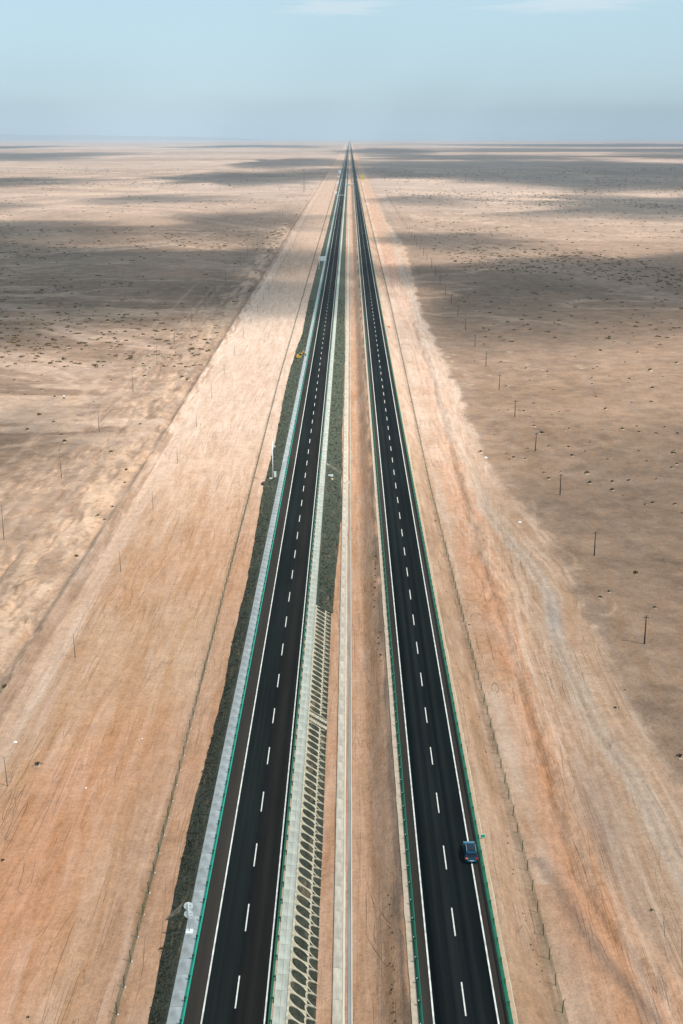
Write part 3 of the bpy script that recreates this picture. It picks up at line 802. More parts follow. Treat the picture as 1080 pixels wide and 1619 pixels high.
# ------------------------------------------------------------------ guardrails
def guardrail(x, z, side, beam_mat, post_mat, base_mat, label, dots, phase, base_w, base_off):
    """side=+1: traffic face looks to +X (posts behind at -X)"""
    root = empty('guardrail', (x, 60.0, z))
    tag(root, label, 'guardrail')
    L_ = YF - 60
    # W-beam profile
    prof = [(0, .44), (.035, .47), (.08, .50), (.08, .54), (.03, .58), (.03, .62), (.08, .66), (.08, .70), (.035, .735), (0, .75), (-.012, .75), (.0, .60), (-.012, .44)]
    rings = [[(side * p[0], yv, p[1]) for p in prof] for yv in (0.0, 400.0, 2000.0, L_)]
    mb = MB(); mb.loft(rings, closed=True); mb.build('rail_beam', beam_mat, root)
    # painted foot strip
    b0, b1 = sorted((base_off, base_off + base_w))
    MB().box(b0, b1, 0, L_, -.06, .09).build('base_strip', base_mat, root)
    # posts with spacer block
    pm = MB()
    pm.box(-side * .30 - .065, -side * .30 + .065, -.07, .07, -.1, .74)
    pm = pm.mesh('post', post_mat)
    bm_ = MB(); xa_, xb_ = sorted((-side * .235, -side * .012)); bm_.box(xa_, xb_, -.09, .09, .50, .70); bm_ = bm_.mesh('spacer_block', post_mat)
    dmsh = MB().box(-side * .30 - .05, -side * .30 + .05, -.05, .05, .742, .80, taper=.01).mesh('reflector', M['white'])
    y = (phase - 60.0) % 4.0; k = 0
    while k < 300:
        yy_ = y + 40 + 4 * k
        p = link_mesh('post', pm, root, (0, yy_, 0)); link_mesh('spacer_block', bm_, p)
        if dots and k < 160: link_mesh('reflector', dmsh, p)
        k += 1
    mb = MB()
    for k in range(300, 1200):
        yy_ = y + 40 + 4 * k; mb.box(-side * .30 - .065, -side * .30 + .065, yy_ - .07, yy_ + .07, 0, .74, bottom=False)
    tag(mb.build('distant_posts', post_mat, root), kind='stuff')
    return root
PH = 175.2 - YH
guardrail(-19.72, 0, +1, M['teal'], M['post'], M['teal'], "bright teal guardrail along the outer edge of the left carriageway", False, PH, -.42, .02)
guardrail(-9.45, 0, -1, M['green'], M['post'], M['green'], "green guardrail along the inner edge of the left carriageway", False, PH, .16, .0)
guardrail(8.72, ZRD, +1, M['green'], M['post'], M['post'], "green guardrail with white reflector dots on the right carriageway's median edge", True, 144.9, -.40, .02)
guardrail(18.95, ZRD, -1, M['green'], M['green'], M['green'], "dark green guardrail on the outer edge, beside the blue car", False, 144.9, .48, -.05)

# ------------------------------------------------------------------ fences
mesh_mat, nt, b = new_mat('fence_mesh')
b.inputs['Base Color'].default_value = (.03, .08, .04, 1)
def fence(poly, label, zfun, white):
    poly = sorted(poly, key=lambda q: q[1])
    root = empty('wire_fence', (0, 0, 0)); tag(root, label, 'fence')
    pm = MB().box(-.05, .05, -.05, .05, -.35, 1.75).tube((.0, 0, 1.75), (.22, 0, 1.98), .03, n=5).mesh('post', M['fencegreen'])
    cap = MB().box(-.09, .09, -.09, .09, -.05, .10, taper=.02).mesh('post_footing', M['white'])
    y = 98.4; k = 0; pts = []
    while k < 300:
        x = float(X_at(poly, y)); z = zfun(x, y)
        p = link_mesh('post', pm, root, (x, y, z), random.uniform(-.2, .2)); p.rotation_euler[1] = random.uniform(-.05, .05)
        if white and k < 120 : link_mesh('post_footing', cap, p, (.15, 0, 0))
        pts.append((x, y, z)); y += 5.0; k += 1
    mb = MB()
    yb = y
    while y < 6000:
        x = float(X_at(poly, y)); z = zfun(x, y); mb.box(x - .05, x + .05, y - .05, y + .05, z, z + 1.8, bottom=False); pts.append((x, y, z)); y += 5.0
    tag(mb.build('distant_posts', M['fencegreen'], root), kind='stuff')
    # wires: horizontal strands plus a thin lattice between posts
    mb = MB()
    for a, c_ in zip(pts[:-1], pts[1:]):
        for h in (.1, .4, .7, 1.0, 1.3, 1.6):
            t = .012
            mb.face([(a[0] - t, a[1], a[2] + h), (a[0] + t, a[1], a[2] + h), (c_[0] + t, c_[1], c_[2] + h), (c_[0] - t, c_[1], c_[2] + h)])
            mb.face([(a[0], a[1], a[2] + h - t), (a[0], a[1], a[2] + h + t), (c_[0], c_[1], c_[2] + h + t), (c_[0], c_[1], c_[2] + h - t)])
    tag(mb.build('wire_mesh', M['fencegreen'], root), kind='stuff')
    mb = MB()
    for a, c_ in zip(pts[:260], pts[1:261]):
        for q in range(1, 16):
            f = q / 16; x = a[0] + (c_[0] - a[0]) * f; yv = a[1] + (c_[1] - a[1]) * f; z = a[2] + (c_[2] - a[2]) * f
            mb.face([(x, yv - .012, z), (x, yv + .012, z), (x, yv + .012, z + 1.6), (x, yv - .012, z + 1.6)])
    tag(mb.build('wire_uprights', M['fencegreen'], root), kind='stuff')
fence(FENCE_L, "green wire fence with pale footings on the sand left of the highway", ground_z, True)
fence(FENCE_R, "green wire fence with dark posts running along the right side of the highway", ground_z, False)

# ------------------------------------------------------------------ poles
ORD = ["nearest", "second nearest", "third nearest", "fourth nearest", "fifth nearest", "sixth nearest", "seventh nearest", "eighth nearest", "ninth nearest", "tenth nearest",
       "eleventh nearest", "twelfth nearest", "thirteenth nearest", "fourteenth nearest", "fifteenth nearest", "sixteenth nearest", "seventeenth nearest", "eighteenth nearest", "nineteenth nearest", "twentieth nearest"]
def ordinal(i):
    if i < 20: return ORD[i]
    u = ["", "first", "second", "third", "fourth", "fifth", "sixth", "seventh", "eighth", "ninth"]
    t = {20: "twenty", 30: "thirty", 40: "forty"}[(i + 1) // 10 * 10]
    return (t[:-1] + "ieth" if (i + 1) % 10 == 0 else t + "-" + u[(i + 1) % 10]) + " nearest"
def pole_proto(h, r, mat, arm):
    root = empty('utility_pole', (0, 0, 0))
    MB().tube((0, 0, -.4), (0, 0, h), r, r * .62, 8).build('pole_shaft', mat, root, smooth=True)
    if arm:
        ca = MB().box(-.75, .75, -.05, .05, h - .55, h - .43).build('crossarm', mat, root)
        for x in (-.65, 0.0, .65):
            zt = h - .43 if x else h
            MB().tube((x, 0, zt), (x, 0, zt + .16), .045, .03, 6).build('insulator', M['white'], ca)
    return root
def set_pole(src, first, x, y, label, group, lean):
    o = src if first else copy_tree(src)
    o.location = (x, y, ground_z(x, y)); o.rotation_euler = (lean[0], lean[1], random.uniform(-.15, .15))
    tag(o, label, 'utility pole', group); return o
src = pole_proto(6.5, .17, M['wood'], True)
yp = 0; Yp = 265.5
for i in range(38):
    y = Yp * (1 + 1.0 / H) - YH + 54.5 * i + random.uniform(-1, 1)
    x = min(62.3 + (54.5 * i) * .0055, 66.5)
    set_pole(src, i == 0, x, y, f"dark wooden pole right of the highway, {ordinal(i)} to the viewer", 'dark wooden poles right of the highway', (random.uniform(-.02, .02), random.uniform(-.03, .03)))
src = pole_proto(5.4, .085, M['greypole'], False)
for i in range(36):
    y = 206.1 * 1.016 - YH + 52.0 * i
    set_pole(src, i == 0, -56.6, y, f"short grey pole on the left graded sand, {ordinal(i)} to the viewer", 'short grey poles on the left graded strip', (random.uniform(-.02, .02), random.uniform(-.02, .02)))
src = pole_proto(9.6, .12, M['greypole'], True)
for i in range(26):
    y = 325.5 * 1.016 - YH + 66.5 * (i - 1) + (4 if i % 3 else -2)
    set_pole(src, i == 0, -91.3, y, f"tall grey pole beyond the left dirt track, {ordinal(i)} to the viewer", 'tall grey poles in the left desert', (random.uniform(-.015, .015), random.uniform(-.015, .015)))
# lattice mast far left
mast = empty('lattice_mast', (*G(481, 304, -1.5).xy, -1.5)); tag(mast, "tall thin lattice mast on the plain far left of the road, near the horizon", 'mast')
mb = MB(); hh = 44.0; w0 = 1.6
leg = [(-1, -1), (1, -1), (1, 1), (-1, 1)]
for a, b_ in leg: MB().tube((a * w0, b_ * w0, -.5), (a * .25, b_ * .25, hh), .22, .16, 5).build('leg', M['greypole'], mast)
for i in range(14):
    z0 = hh * i / 14; z1 = hh * (i + 1) / 14; r0 = w0 + (.25 - w0) * i / 14; r1 = w0 + (.25 - w0) * (i + 1) / 14
    for q in range(4):
        a = leg[q]; c_ = leg[(q + 1) % 4]; mb.tube((a[0] * r0, a[1] * r0, z0), (c_[0] * r1, c_[1] * r1, z1), .09, n=4)
tag(mb.build('bracing', M['greypole'], mast), kind='stuff')

# ------------------------------------------------------------------ double disc sign (back side)
p = G(299.5, 1473, 0.05)
sg = empty('road_sign', (p.x, p.y, -.03)); tag(sg, "two round white sign discs on one post at the left verge", 'road sign')
MB().box(-.50, .50, -.45, .45, -.3, .22, taper=.04).build('footing', M['white'], sg)
MB().tube((0, 0, .2), (0, 0, 4.55), .075, .065, 10).build('sign_post', M['galv'], sg, smooth=True)
def disc(z):
    mb = MB(); mb.tube((0, .12, z), (0, .15, z), .62, .62, 28)
    d = mb.build('disc', M['signback'], sg)
    MB().box(-.42, .42, .07, .12, z + .18, z + .25).build('bracket', M['galv'], d)
    MB().box(-.42, .42, .07, .12, z - .25, z - .18).build('bracket', M['galv'], d)
disc(3.95); disc(2.70)
# green kilometre plate
p = G(763.5, 1327, ZRD - .1)
km = empty('kilometre_plate', (p.x, p.y, 1.8)); tag(km, "small green plate with white border on a low post beside the right guardrail", 'road sign')
MB().tube((0, 0, -.4), (0, 0, .55), .03, n=6).build('post', M['galv'], km)
pl = MB().box(-.36, .36, -.02, .02, .35, .95).build('plate', M['white'], km)
MB().box(-.31, .31, -.028, -.020, .42, .90).build('green_face', simple('green_sign_face', (.01, .38, .22), .4, var=.03), pl)

# camera mast with cabinet
p = G(431.5, 757, -1.0)
mst = empty('camera_mast', (p.x, p.y, -1.15)); tag(mst, "tall white camera mast standing on a concrete block in the left gravel slope", 'mast')
MB().box(-1.1, 1.1, -.9, .9, -.9, .45, taper=.08).build('footing', M['cream'], mst)
MB().tube((0, 0, .4), (0, 0, 12.2), .20, .11, 10).build('pole_shaft', M['white'], mst, smooth=True)
arm = MB().tube((0, 0, 10.6), (.8, 0, 10.75), .06, n=6).build('arm', M['white'], mst)
MB().box(.6, .95, -.35, .25, 10.42, 10.68).build('camera_housing', M['white'], arm)
cb = MB().box(.35, 1.05, -.3, .35, .45, 2.3).build('cabinet', M['signback'], mst)
MB().box(.42, .98, -.325, -.30, .6, 2.15).build('cabinet_door', M['white'], cb)
MB().box(.28, 1.12, -.36, .42, 2.302, 2.38).build('cabinet_roof', M['galv'], cb)
# spoil heap by the mast
def heap(name, x, y, z, rx, ry, h, mat, label, cat, seed, hollow=0.0):
    mb = MB(); rings = []
    for k in range(6):
        t = k / 5; ring = []
        for i in range(16):
            an = 2 * math.pi * i / 16; w = 1 + .35 * (float(fbm(math.cos(an) * 2 + seed, math.sin(an) * 2, seed, 2)) - .5) * 2
            hh_ = h * (1 - (1 - t) ** 2) - hollow * t * t + .12 * h * (float(fbm(an * 2, t * 3, seed, 2)) - .5)
            ring.append((math.cos(an) * rx * w * (1 - t * .92), math.sin(an) * ry * w * (1 - t * .92), hh_ - .08 * (1 - t)))
        rings.append(ring)
    mb.loft(rings)
    o = mb.build(name, mat, smooth=True, loc=(x, y, z)); tag(o, label, cat); return o
p = G(419.5, 763, -1.2); heap('spoil_heap', p.x, p.y, -1.35, 1.6, 2.0, .55, M['darksoil'], "dark spoil heap beside the base of the white camera mast", 'spoil heap', 3)
p = G(434, 765, -1.0); heap('spoil_heap', p.x + .2, p.y - 1.0, -1.05, 1.0, 1.1, .3, M['mound'], "small pale spoil heap just in front of the camera mast footing", 'spoil heap', 5)
# chamber box on inner slope
p = G(523, 752, -.4)
ch_ = empty('drain_chamber', (p.x, p.y, -.75)); tag(ch_, "white rimmed concrete chamber box sunk in the inner green-grey slope", 'drain chamber')
mb = MB(); mb.box(-.75, .75, -.55, -.40, -.3, .6).box(-.75, .75, .40, .55, -.3, .6).box(-.75, -.60, -.398, .398, -.3, .6).box(.60, .75, -.398, .398, -.3, .6)
mb.build('rim', M['white'], ch_); MB().box(-.598, .598, -.398, .398, -.3, .15).build('dark_floor', M['darksoil'], ch_)
heap('spoil_heap', p.x + .3, p.y - 3.0, -.85, 1.0, 1.6, .35, M['mound'], "pale heap of earth in front of the white rimmed chamber on the inner slope", 'spoil heap', 9)
# culvert ring in the median
p = G(552.5, 763, -1.4)
mb = MB(); seg = 18; rings = []
for (r, z) in ((.95, -.2), (.95, .35), (.62, .35), (.62, -.2)):
    rings.append([(r * math.cos(2 * math.pi * i / seg), r * 1.3 * math.sin(2 * math.pi * i / seg), z) for i in range(seg)])
mb.loft(rings, caps=False)
rg_ = empty('culvert_inlet', (p.x - .9, p.y, ZM)); tag(rg_, "round sand-coloured culvert inlet beside the concrete drain in the median", 'culvert inlet')
mb.build('ring_wall', M['cream'], rg_); MB().tube((0, 0, -.1), (0, 0, .02), .6, .6, 14).build('dark_floor', M['darksoil'], rg_)

# drainage chutes across slopes (pairs of kerbs)
def chute(x0, z0, x1, z1, y0, y1, label, cat='drain chute', w=.9):
    root = empty('drain_chute', ((x0 + x1) / 2, (y0 + y1) / 2, (z0 + z1) / 2)); tag(root, label, cat)
    cx_, cy_, cz_ = root.location
    for dy in (-w, w):
        a = Vector((x0 - cx_, y0 + dy - cy_, z0 - cz_ + .1)); b_ = Vector((x1 - cx_, y1 + dy - cy_, z1 - cz_ + .1))
        mb = MB(); r = .12
        mb.loft([[(p_.x, p_.y - r, p_.z - .3), (p_.x, p_.y + r, p_.z - .3), (p_.x, p_.y + r, p_.z + .12), (p_.x, p_.y - r, p_.z + .12)] for p_ in (a, b_)])
        mb.build('kerb', M['frame'], root)
    a = Vector((x0 - cx_, y0 - cy_, z0 - cz_)); b_ = Vector((x1 - cx_, y1 - cy_, z1 - cz_))
    mb = MB(); mb.loft([[(p_.x, p_.y - w + .13, p_.z - .3), (p_.x, p_.y + w - .13, p_.z - .3), (p_.x, p_.y + w - .13, p_.z + .05), (p_.x, p_.y - w + .13, p_.z + .05)] for p_ in (a, b_)])
    mb.build('chute_bed', M['ditch'] if w > .8 else M['frame'], root)
yc = G(553, 738).y
chute(-7.3, -.1, -2.6, ZM + .1, yc + 4, yc - 3, "pale drain chute crossing the inner slope above the white rimmed chamber")
yc = G(553, 572).y
chute(-7.3, -.1, -2.4, ZM + .1, yc + 5, yc - 5, "distant pale drain chute crossing the inner slope near the sunlit patch", w=1.2)
p = G(300, 1428, -.2); q = G(273, 1448, -1.4)
root = empty('stone_chute', (p.x, p.y, -.5)); tag(root, "triangular pale stone chute down the left gravel slope behind the round signs", 'drain chute')
mb = MB(); mb.v += [(.35, .9, .56), (.35, -1.8, .56), (-2.9, -2.6, -.88), (-3.0, -3.3, -.92), (.35, .9, .1), (.35, -1.8, .1), (-2.9, -2.6, -1.3), (-3.0, -3.3, -1.3)]
mb.v = []; mb.face([(.35, 2.6, .50), (-2.7, -1.2, -.78), (-3.2, -2.0, -.99), (.3, -1.0, .48)])
mb.face([(.3, -1.0, .48), (-3.2, -2.0, -.99), (-3.2, -2.0, -1.6), (.3, -1.0, -.4)]); mb.face([(.35, 2.6, -.4), (-2.7, -1.2, -1.6), (-2.7, -1.2, -.78), (.35, 2.6, .50)])
mb.build('chute_bed', simple('chute_stone', (.11, .095, .07), .95, var=.3, scale=2, bump=.02), root)

# gantry sign, mid distance
p = G(504.8, 425, -.8)
gs = empty('cantilever_sign', (p.x, p.y, -1.2)); tag(gs, "large pale sign panel on a cantilever post left of the road", 'road sign')
MB().tube((0, 0, -.2), (0, 0, 10.4), .24, .2, 10).build('sign_post', M['white'], gs, smooth=True)
MB().box(-.8, .8, -.8, .8, -.3, .5).build('footing', M['cream'], gs)
for z in (7.6, 9.3): MB().tube((0, 0, z), (5.4, 0, z), .12, n=8).build('arm', M['galv'], gs)
bp_ = MB().box(.7, 5.6, .15, .24, 6.6, 10.3).build('panel', M['signback'], gs)
for z in (6.9, 7.9, 8.9, 9.9): MB().box(.75, 5.55, .09, .149, z - .05, z + .05).build('stiffener', M['galv'], bp_)
# far signs
def board_sign(px, py, w, h, zb, mat, label, post_off=0.0, face=None):
    p = G(px, py, -.8); r = empty('sign_board', (p.x, p.y, -1.0)); tag(r, label, 'road sign')
    for sx_ in (-w * .3, w * .3): MB().tube((sx_, 0, -.5), (sx_, 0, zb + h), .15, n=6).build('sign_post', M['galv'], r)
    MB().box(-w / 2, w / 2, -.25, -.16, zb, zb + h).build('panel', mat, r)
board_sign(530.5, 309, 5.5, 3.4, 4.0, M['signback'], "pale sign panel left of the far road, nearest of four")
board_sign(533.5, 294, 5.0, 4.0, 5.0, M['signback'], "pale sign panel left of the far road, second nearest of four")
board_sign(535.0, 283.5, 4.6, 4.0, 5.0, M['signback'], "pale sign panel left of the far road, third nearest of four")
board_sign(537.3, 277, 7.5, 9.0, 5.0, M['signback'], "tall pale sign panel left of the far road, farthest of four")
board_sign(580.5, 325, 4.6, 2.6, 1.6, M['white'], "white board right of the far road beside the fence")
board_sign(574.0, 293, 4.0, 2.6, 1.6, M['signback'], "small pale board at the right verge below the yellow panel in the distance")
board_sign(573.0, 286.5, 4.2, 14.0, 2.0, M['yellowgreen'], "tall yellow panel right of the far road near the crossing")
p = G(614, 521, 0.2)
om = empty('marker_board', (p.x, p.y, .3)); tag(om, "small orange marker board with pale edge on the right verge in mid distance", 'marker board')
MB().tube((-.4, 0, -.6), (-.4, 0, 1.9), .04, n=6).build('post', M['galv'], om); MB().tube((.4, 0, -.6), (.4, 0, 1.9), .04, n=6).build('post', M['galv'], om)
MB().box(-.45, .75, -.06, -.04, .3, 1.9).build('panel', M['orange'], om); MB().box(-.85, -.452, -.06, -.04, .3, 1.9).build('edge_panel', M['cream'], om)
# gantry over left carriageway
p = G(549, 315, 0)
ga = empty('overhead_gantry', (-14.6, p.y, 0)); tag(ga, "thin overhead gantry spanning the left carriageway far away", 'gantry')
for x in (-6.2, 6.0): MB().tube((x, 0, -.5), (x, 0, 7.2), .22, n=8).build('gantry_leg', M['galv'], ga)
MB().box(-6.2, 6.0, -.2, .2, 6.6, 7.2).build('gantry_beam', M['galv'], ga)
# median crossing far away
for py, nm in ((291, 'near'), (276, 'far')):
    p = G(553, py, .3); rows = []
    for i in range(13):
        t = i / 12; x = -7.4 + t * 15.0; sag = -22 * math.sin(math.pi * t) if nm == 'near' else 0
        z = .05 + t * 1.9; rows.append([(x, p.y + sag - 9, z - 1.8), (x, p.y + sag - 9, z), (x, p.y + sag + 9, z), (x, p.y + sag + 9, z - 1.8)])
    tag(MB().loft(rows, closed=False).build('crossing_road', M['concrete_grey']), kind='structure')
# cross road lines over left corridor
for py, xa_, xb_ in ((360, -66, -27.3), (291, -140, -26)):
    p = G(553, py, ZL); tag(ribbon_ if False else MB().box(xa_, xb_, p.y - 2.2, p.y + 2.2, ZL - .5, ZL + .14).build('side_track', M['mound']), kind='structure')

# excavator on slope
p = G(473, 567, -1.2)
ex = empty('excavator', (p.x + .2, p.y, -1.45)); tag(ex, "yellow excavator with raised boom working on the left embankment slope", 'excavator')
for y_ in (-1.0, 1.0):
    tr = MB(); sec = []
    for i in range(14):
        an = 2 * math.pi * i / 14; sec.append((1.35 * (1 if math.cos(an) > 0 else -1) * (abs(math.cos(an)) > .01) + .42 * math.cos(an), .42 * math.sin(an) + .42))
    tr.loft([[(q[0], y_ - .28, q[1]) for q in sec], [(q[0], y_ + .28, q[1]) for q in sec]]); tr.build('track', M['rubber'], ex)
MB().box(-1.5, 1.0, -1.15, 1.15, .9, 1.9, taper=.1).build('body', M['yellow'], ex)
cab = MB().box(-.1, 1.1, -1.1, -.2, 1.85, 3.1, taper=.1).build('cab', M['yellow'], ex)
MB().box(-.02, 1.02, -1.13, -1.02, 2.1, 2.9, taper=.02).build('window', M['rubber'], cab)
MB().box(-1.3, -.4, -1.0, 1.0, 1.85, 2.2, taper=.06).build('engine_cover', M['yellow'], ex)
bo = MB().tube((.6, .3, 1.7), (1.9, .3, 4.0), .28, .22, 6).build('boom', M['yellow'], ex)
MB().tube((1.9, .3, 4.0), (2.9, .3, 2.4), .2, .14, 6).build('stick', M['yellow'], ex)
MB().box(2.6, 3.3, -.1, .7, 1.8, 2.5, taper=.1).build('bucket', M['rubber'], ex)

# ------------------------------------------------------------------ car
def car():
    p = G(746, 1352, ZRD)
    root = empty('suv_car', (17.62, p.y, ZRD + .012), 0.0); tag(root, "blue estate SUV with dark glass roof driving away on the right carriageway", 'car')
    blue = simple('blue_car_paint', (.008, .065, .115), .22, metal=.55, var=.04, spec=.6)
    lt = simple('light_blue_trim', (.10, .30, .42), .25, metal=.5, var=.04, spec=.6)
    glass = simple('dark_glass', (.004, .010, .022), .22, var=.02, spec=.35)
    red = simple('tail_red', (.35, .02, .015), .3, var=.05); amber = simple('amber_lens', (.55, .17, .05), .3, var=.05); chrome = simple('chrome', (.62, .64, .66), .2, metal=.8, var=.02)
    # lower body loft along Y (front at +)
    def sec(y, w, zt, zb=.26, r=.16):
        return [(-w + .04, y, zb), (-w, y, zb + .15), (-w, y, zt - r), (-w + r * .5, y, zt - .03), (-w + r * 1.6, y, zt), (w - r * 1.6, y, zt), (w - r * .5, y, zt - .03), (w, y, zt - r), (w, y, zb + .15), (w - .04, y, zb)]
    S = [(-2.33, .74, .82), (-2.27, .86, .95), (-2.05, .93, 1.02), (-1.5, .955, 1.04), (-.6, .96, 1.02), (.5, .96, 1.00), (1.1, .95, .99), (1.7, .93, .93), (2.1, .88, .84), (2.27, .76, .74), (2.33, .6, .62)]
    mb = MB(); mb.loft([sec(*q) for q in S]); body = mb.build('body', blue, root, smooth=False)
    for p_ in body.data.polygons: p_.use_smooth = True
    md = body.modifiers.new('bevel', 'EDGE_SPLIT'); md.split_angle = math.radians(40)
    # greenhouse
    def gsec(y, w, z0, z1): return [(-w, y, z0), (-w * .80, y, z1), (w * .80, y, z1), (w, y, z0)]
    mb = MB(); mb.loft([[(-.86, -2.12, 1.0), (-.80, -2.05, 1.06), (.80, -2.05, 1.06), (.86, -2.12, 1.0)], [(-.87, -1.75, 1.0), (-.70, -1.66, 1.56), (.70, -1.66, 1.56), (.87, -1.75, 1.0)],
                        [(-.89, -.3, 1.0), (-.72, -.3, 1.64), (.72, -.3, 1.64), (.89, -.3, 1.0)], [(-.88, .35, .98), (-.70, .30, 1.60), (.70, .30, 1.60), (.88, .35, .98)],
                        [(-.84, 1.2, .96), (-.78, 1.12, 1.0), (.78, 1.12, 1.0), (.84, 1.2, .96)]])
    mb.build('windows', glass, root)
    # roof shell with panoramic glass
    def plate(name, y0, y1, w0, w1, z0, z1, th, mat, par):
        mb = MB(); mb.loft([[(-w0, y0, z0), (w0, y0, z0), (w0, y0, z0 + th), (-w0, y0, z0 + th)], [(-w1, y1, z1), (w1, y1, z1), (w1, y1, z1 + th), (-w1, y1, z1 + th)]]); return mb.build(name, mat, par)
    rf = plate('roof', -1.72, -.3, .70, .72, 1.555, 1.635, .035, blue, root)
    plate('roof_front', -.298, .33, .72, .69, 1.636, 1.59, .035, blue, rf)
    plate('glass_roof', -1.35, .28, .57, .57, 1.625, 1.625, .025, glass, rf).location = (0, 0, .018)
    plate('spoiler', -1.95, -1.7, .66, .70, 1.50, 1.56, .03, blue, root)
    for s_ in (-1, 1):
        MB().tube((s_ * .66, -1.6, 1.66), (s_ * .66, .1, 1.70), .03, n=6).build('roof_rail', chrome, root)
        # pillars
        MB().tube((s_ * .85, 1.15, .99), (s_ * .695, .30, 1.60), .045, n=6).build('pillar', lt, root)
        MB().tube((s_ * .86, -2.02, 1.02), (s_ * .70, -1.68, 1.55), .06, n=6).build('pillar', blue, root)
        mb = MB(); xa_, xb_ = sorted((s_ * .90, s_ * 1.10)); mb.box(xa_, xb_, .78, .95, .98, 1.14, taper=.02).build('wing_mirror', blue, root)
        xa_, xb_ = sorted((s_ * .50, s_ * .90)); MB().box(xa_, xb_, -2.36, -2.12, .80, .98, taper=.02).build('tail_light', red if s_ > 0 else amber, root)
        xa_, xb_ = sorted((s_ * .48, s_ * .84)); MB().box(xa_, xb_, 2.08, 2.30, .66, .80, taper=.02).build('headlight', chrome, root)
        for y_ in (-1.42, 1.42):
            w = MB().tube((s_ * .74, y_, .35), (s_ * .965, y_, .35), .35, n=18).build('wheel', M['rubber'], root)
            MB().tube((s_ * .966, y_, .35), (s_ * .975, y_, .35), .23, n=14).build('rim', chrome, w)
    MB().box(-.62, .62, -2.40, -2.20, .52, .72, taper=.03).build('rear_bumper', lt, root)
    MB().box(-.24, .24, -2.412, -2.401, .56, .68).build('number_plate', M['white'], root)
    MB().box(-.70, .70, 1.75, 2.12, .90, .935, taper=.04).build('bonnet_panel', lt, root).rotation_euler[0] = 0
    MB().tube((0, -1.5, 1.60), (0, -1.62, 1.74), .015, n=5).build('aerial', M['rubber'], root)
car()

# ------------------------------------------------------------------ scrub
def scrub_mesh(name, seed, leafm, mound=True):
    r = random.Random(seed); mb = MB()
    if mound:
        rings = []
        for k in range(4):
            t = k / 3
            rings.append([(math.cos(a) * 1.0 * (1 - t * .9) * (1 + .25 * math.sin(a * 3 + seed)) + .1 * t, math.sin(a) * .8 * (1 - t * .9), -.12 + .34 * (1 - (1 - t) ** 2)) for a in [2 * math.pi * i / 9 for i in range(9)]])
        mb.loft(rings, mi=1)
    for i in range(46):
        an = r.uniform(0, 2 * math.pi); rr = abs(r.gauss(0, .34)); x = math.cos(an) * rr * 1.15; y = math.sin(an) * rr * .9
        h = .45 * math.exp(-rr * rr * 2) * r.uniform(.6, 1.3) + .12
        d = Vector((x * 1.2 + r.gauss(0, .15), y * 1.2 + r.gauss(0, .15), 1)).normalized()
        base = Vector((x, y, .12 * math.exp(-rr))); u = Vector((r.gauss(0, 1), r.gauss(0, 1), r.gauss(0, .3))).normalized() * r.uniform(.06, .14)
        tip = base + d * h
        mb.face([base - u, base + u, tip + u * .5, tip - u * .4], 0)
    return mb.mesh(name, [leafm, M['mound']])
variants = [scrub_mesh('scrub', i, (M['leaf'], M['leaf_g'], M['leaf_y'], M['leaf'])[i]) for i in range(4)]
tuft_var = [scrub_mesh('tuft', 20 + i, M['leaf'], False) for i in range(3)]
USED = set()
def scrub(px, py, w_px, label, group, kind=None, z=None, name='scrub_bush', var=variants, fresh=False):
    p = G(px, py, ZR if px > 553 else ZL)
    zz = ground_z(p.x, p.y); p = G(px, py, zz)
    m = (py - 217) / 105.9; s_ = w_px / m / 1.7
    lb = label
    if label.startswith("small dark scrub tuft on its"):
        right = px > 553
        py0, st_, x0_, nm_, mx = (265.5 * (1 + 1.0 / H) - YH, 54.5, 62.3, "wooden", 37) if right else (325.5 * 1.016 - YH - 66.5, 66.5, -91.3, "tall grey", 25)
        k_ = int(np.clip(round((p.y - py0) / st_), 0, mx)); dx = p.x - x0_
        sd = "right" if dx > 0 else "left"; ds = int(round(abs(dx) / 5.0) * 5)
        w_ = max(w_px / m, 0)
        size = "tiny" if w_ < 1.2 else ("small" if w_ < 1.8 else ("broad" if w_ < 2.6 else "large"))
        lon = "before" if p.y - py0 - k_ * st_ < -8 else ("beyond" if p.y - py0 - k_ * st_ > 8 else "beside")
        lb = f"{size} dark scrub tuft {numword(ds)} metres {sd} of and {lon} the {ordinal(k_)} {nm_} pole" if ds > 4 else f"{size} dark scrub tuft close {lon} the {ordinal(k_)} {nm_} pole"
    if fresh and lb in USED: return None
    USED.add(lb)
    o = link_mesh(name, var[random.randrange(len(var)) if kind is None else kind], None, (p.x, p.y, zz - .02), random.uniform(0, 6.28)); o.scale = (s_, s_, s_ * random.uniform(.75, 1.1))
    tag(o, lb, 'bush', group); return o
def numword(n):
    t = ["", "ten", "twenty", "thirty", "forty", "fifty", "sixty", "seventy", "eighty", "ninety"]
    out = ""
    if n >= 100: out = ["", "one", "two", "three", "four", "five", "six", "seven"][min(n // 100, 7)] + "-hundred"; n = n % 100
    if n:
        w = t[n // 10] if n % 10 == 0 else ("five" if n < 10 else ("fifteen" if n < 20 else t[n // 10] + "-five"))
        out = (out + "-" + w) if out else w
    return out
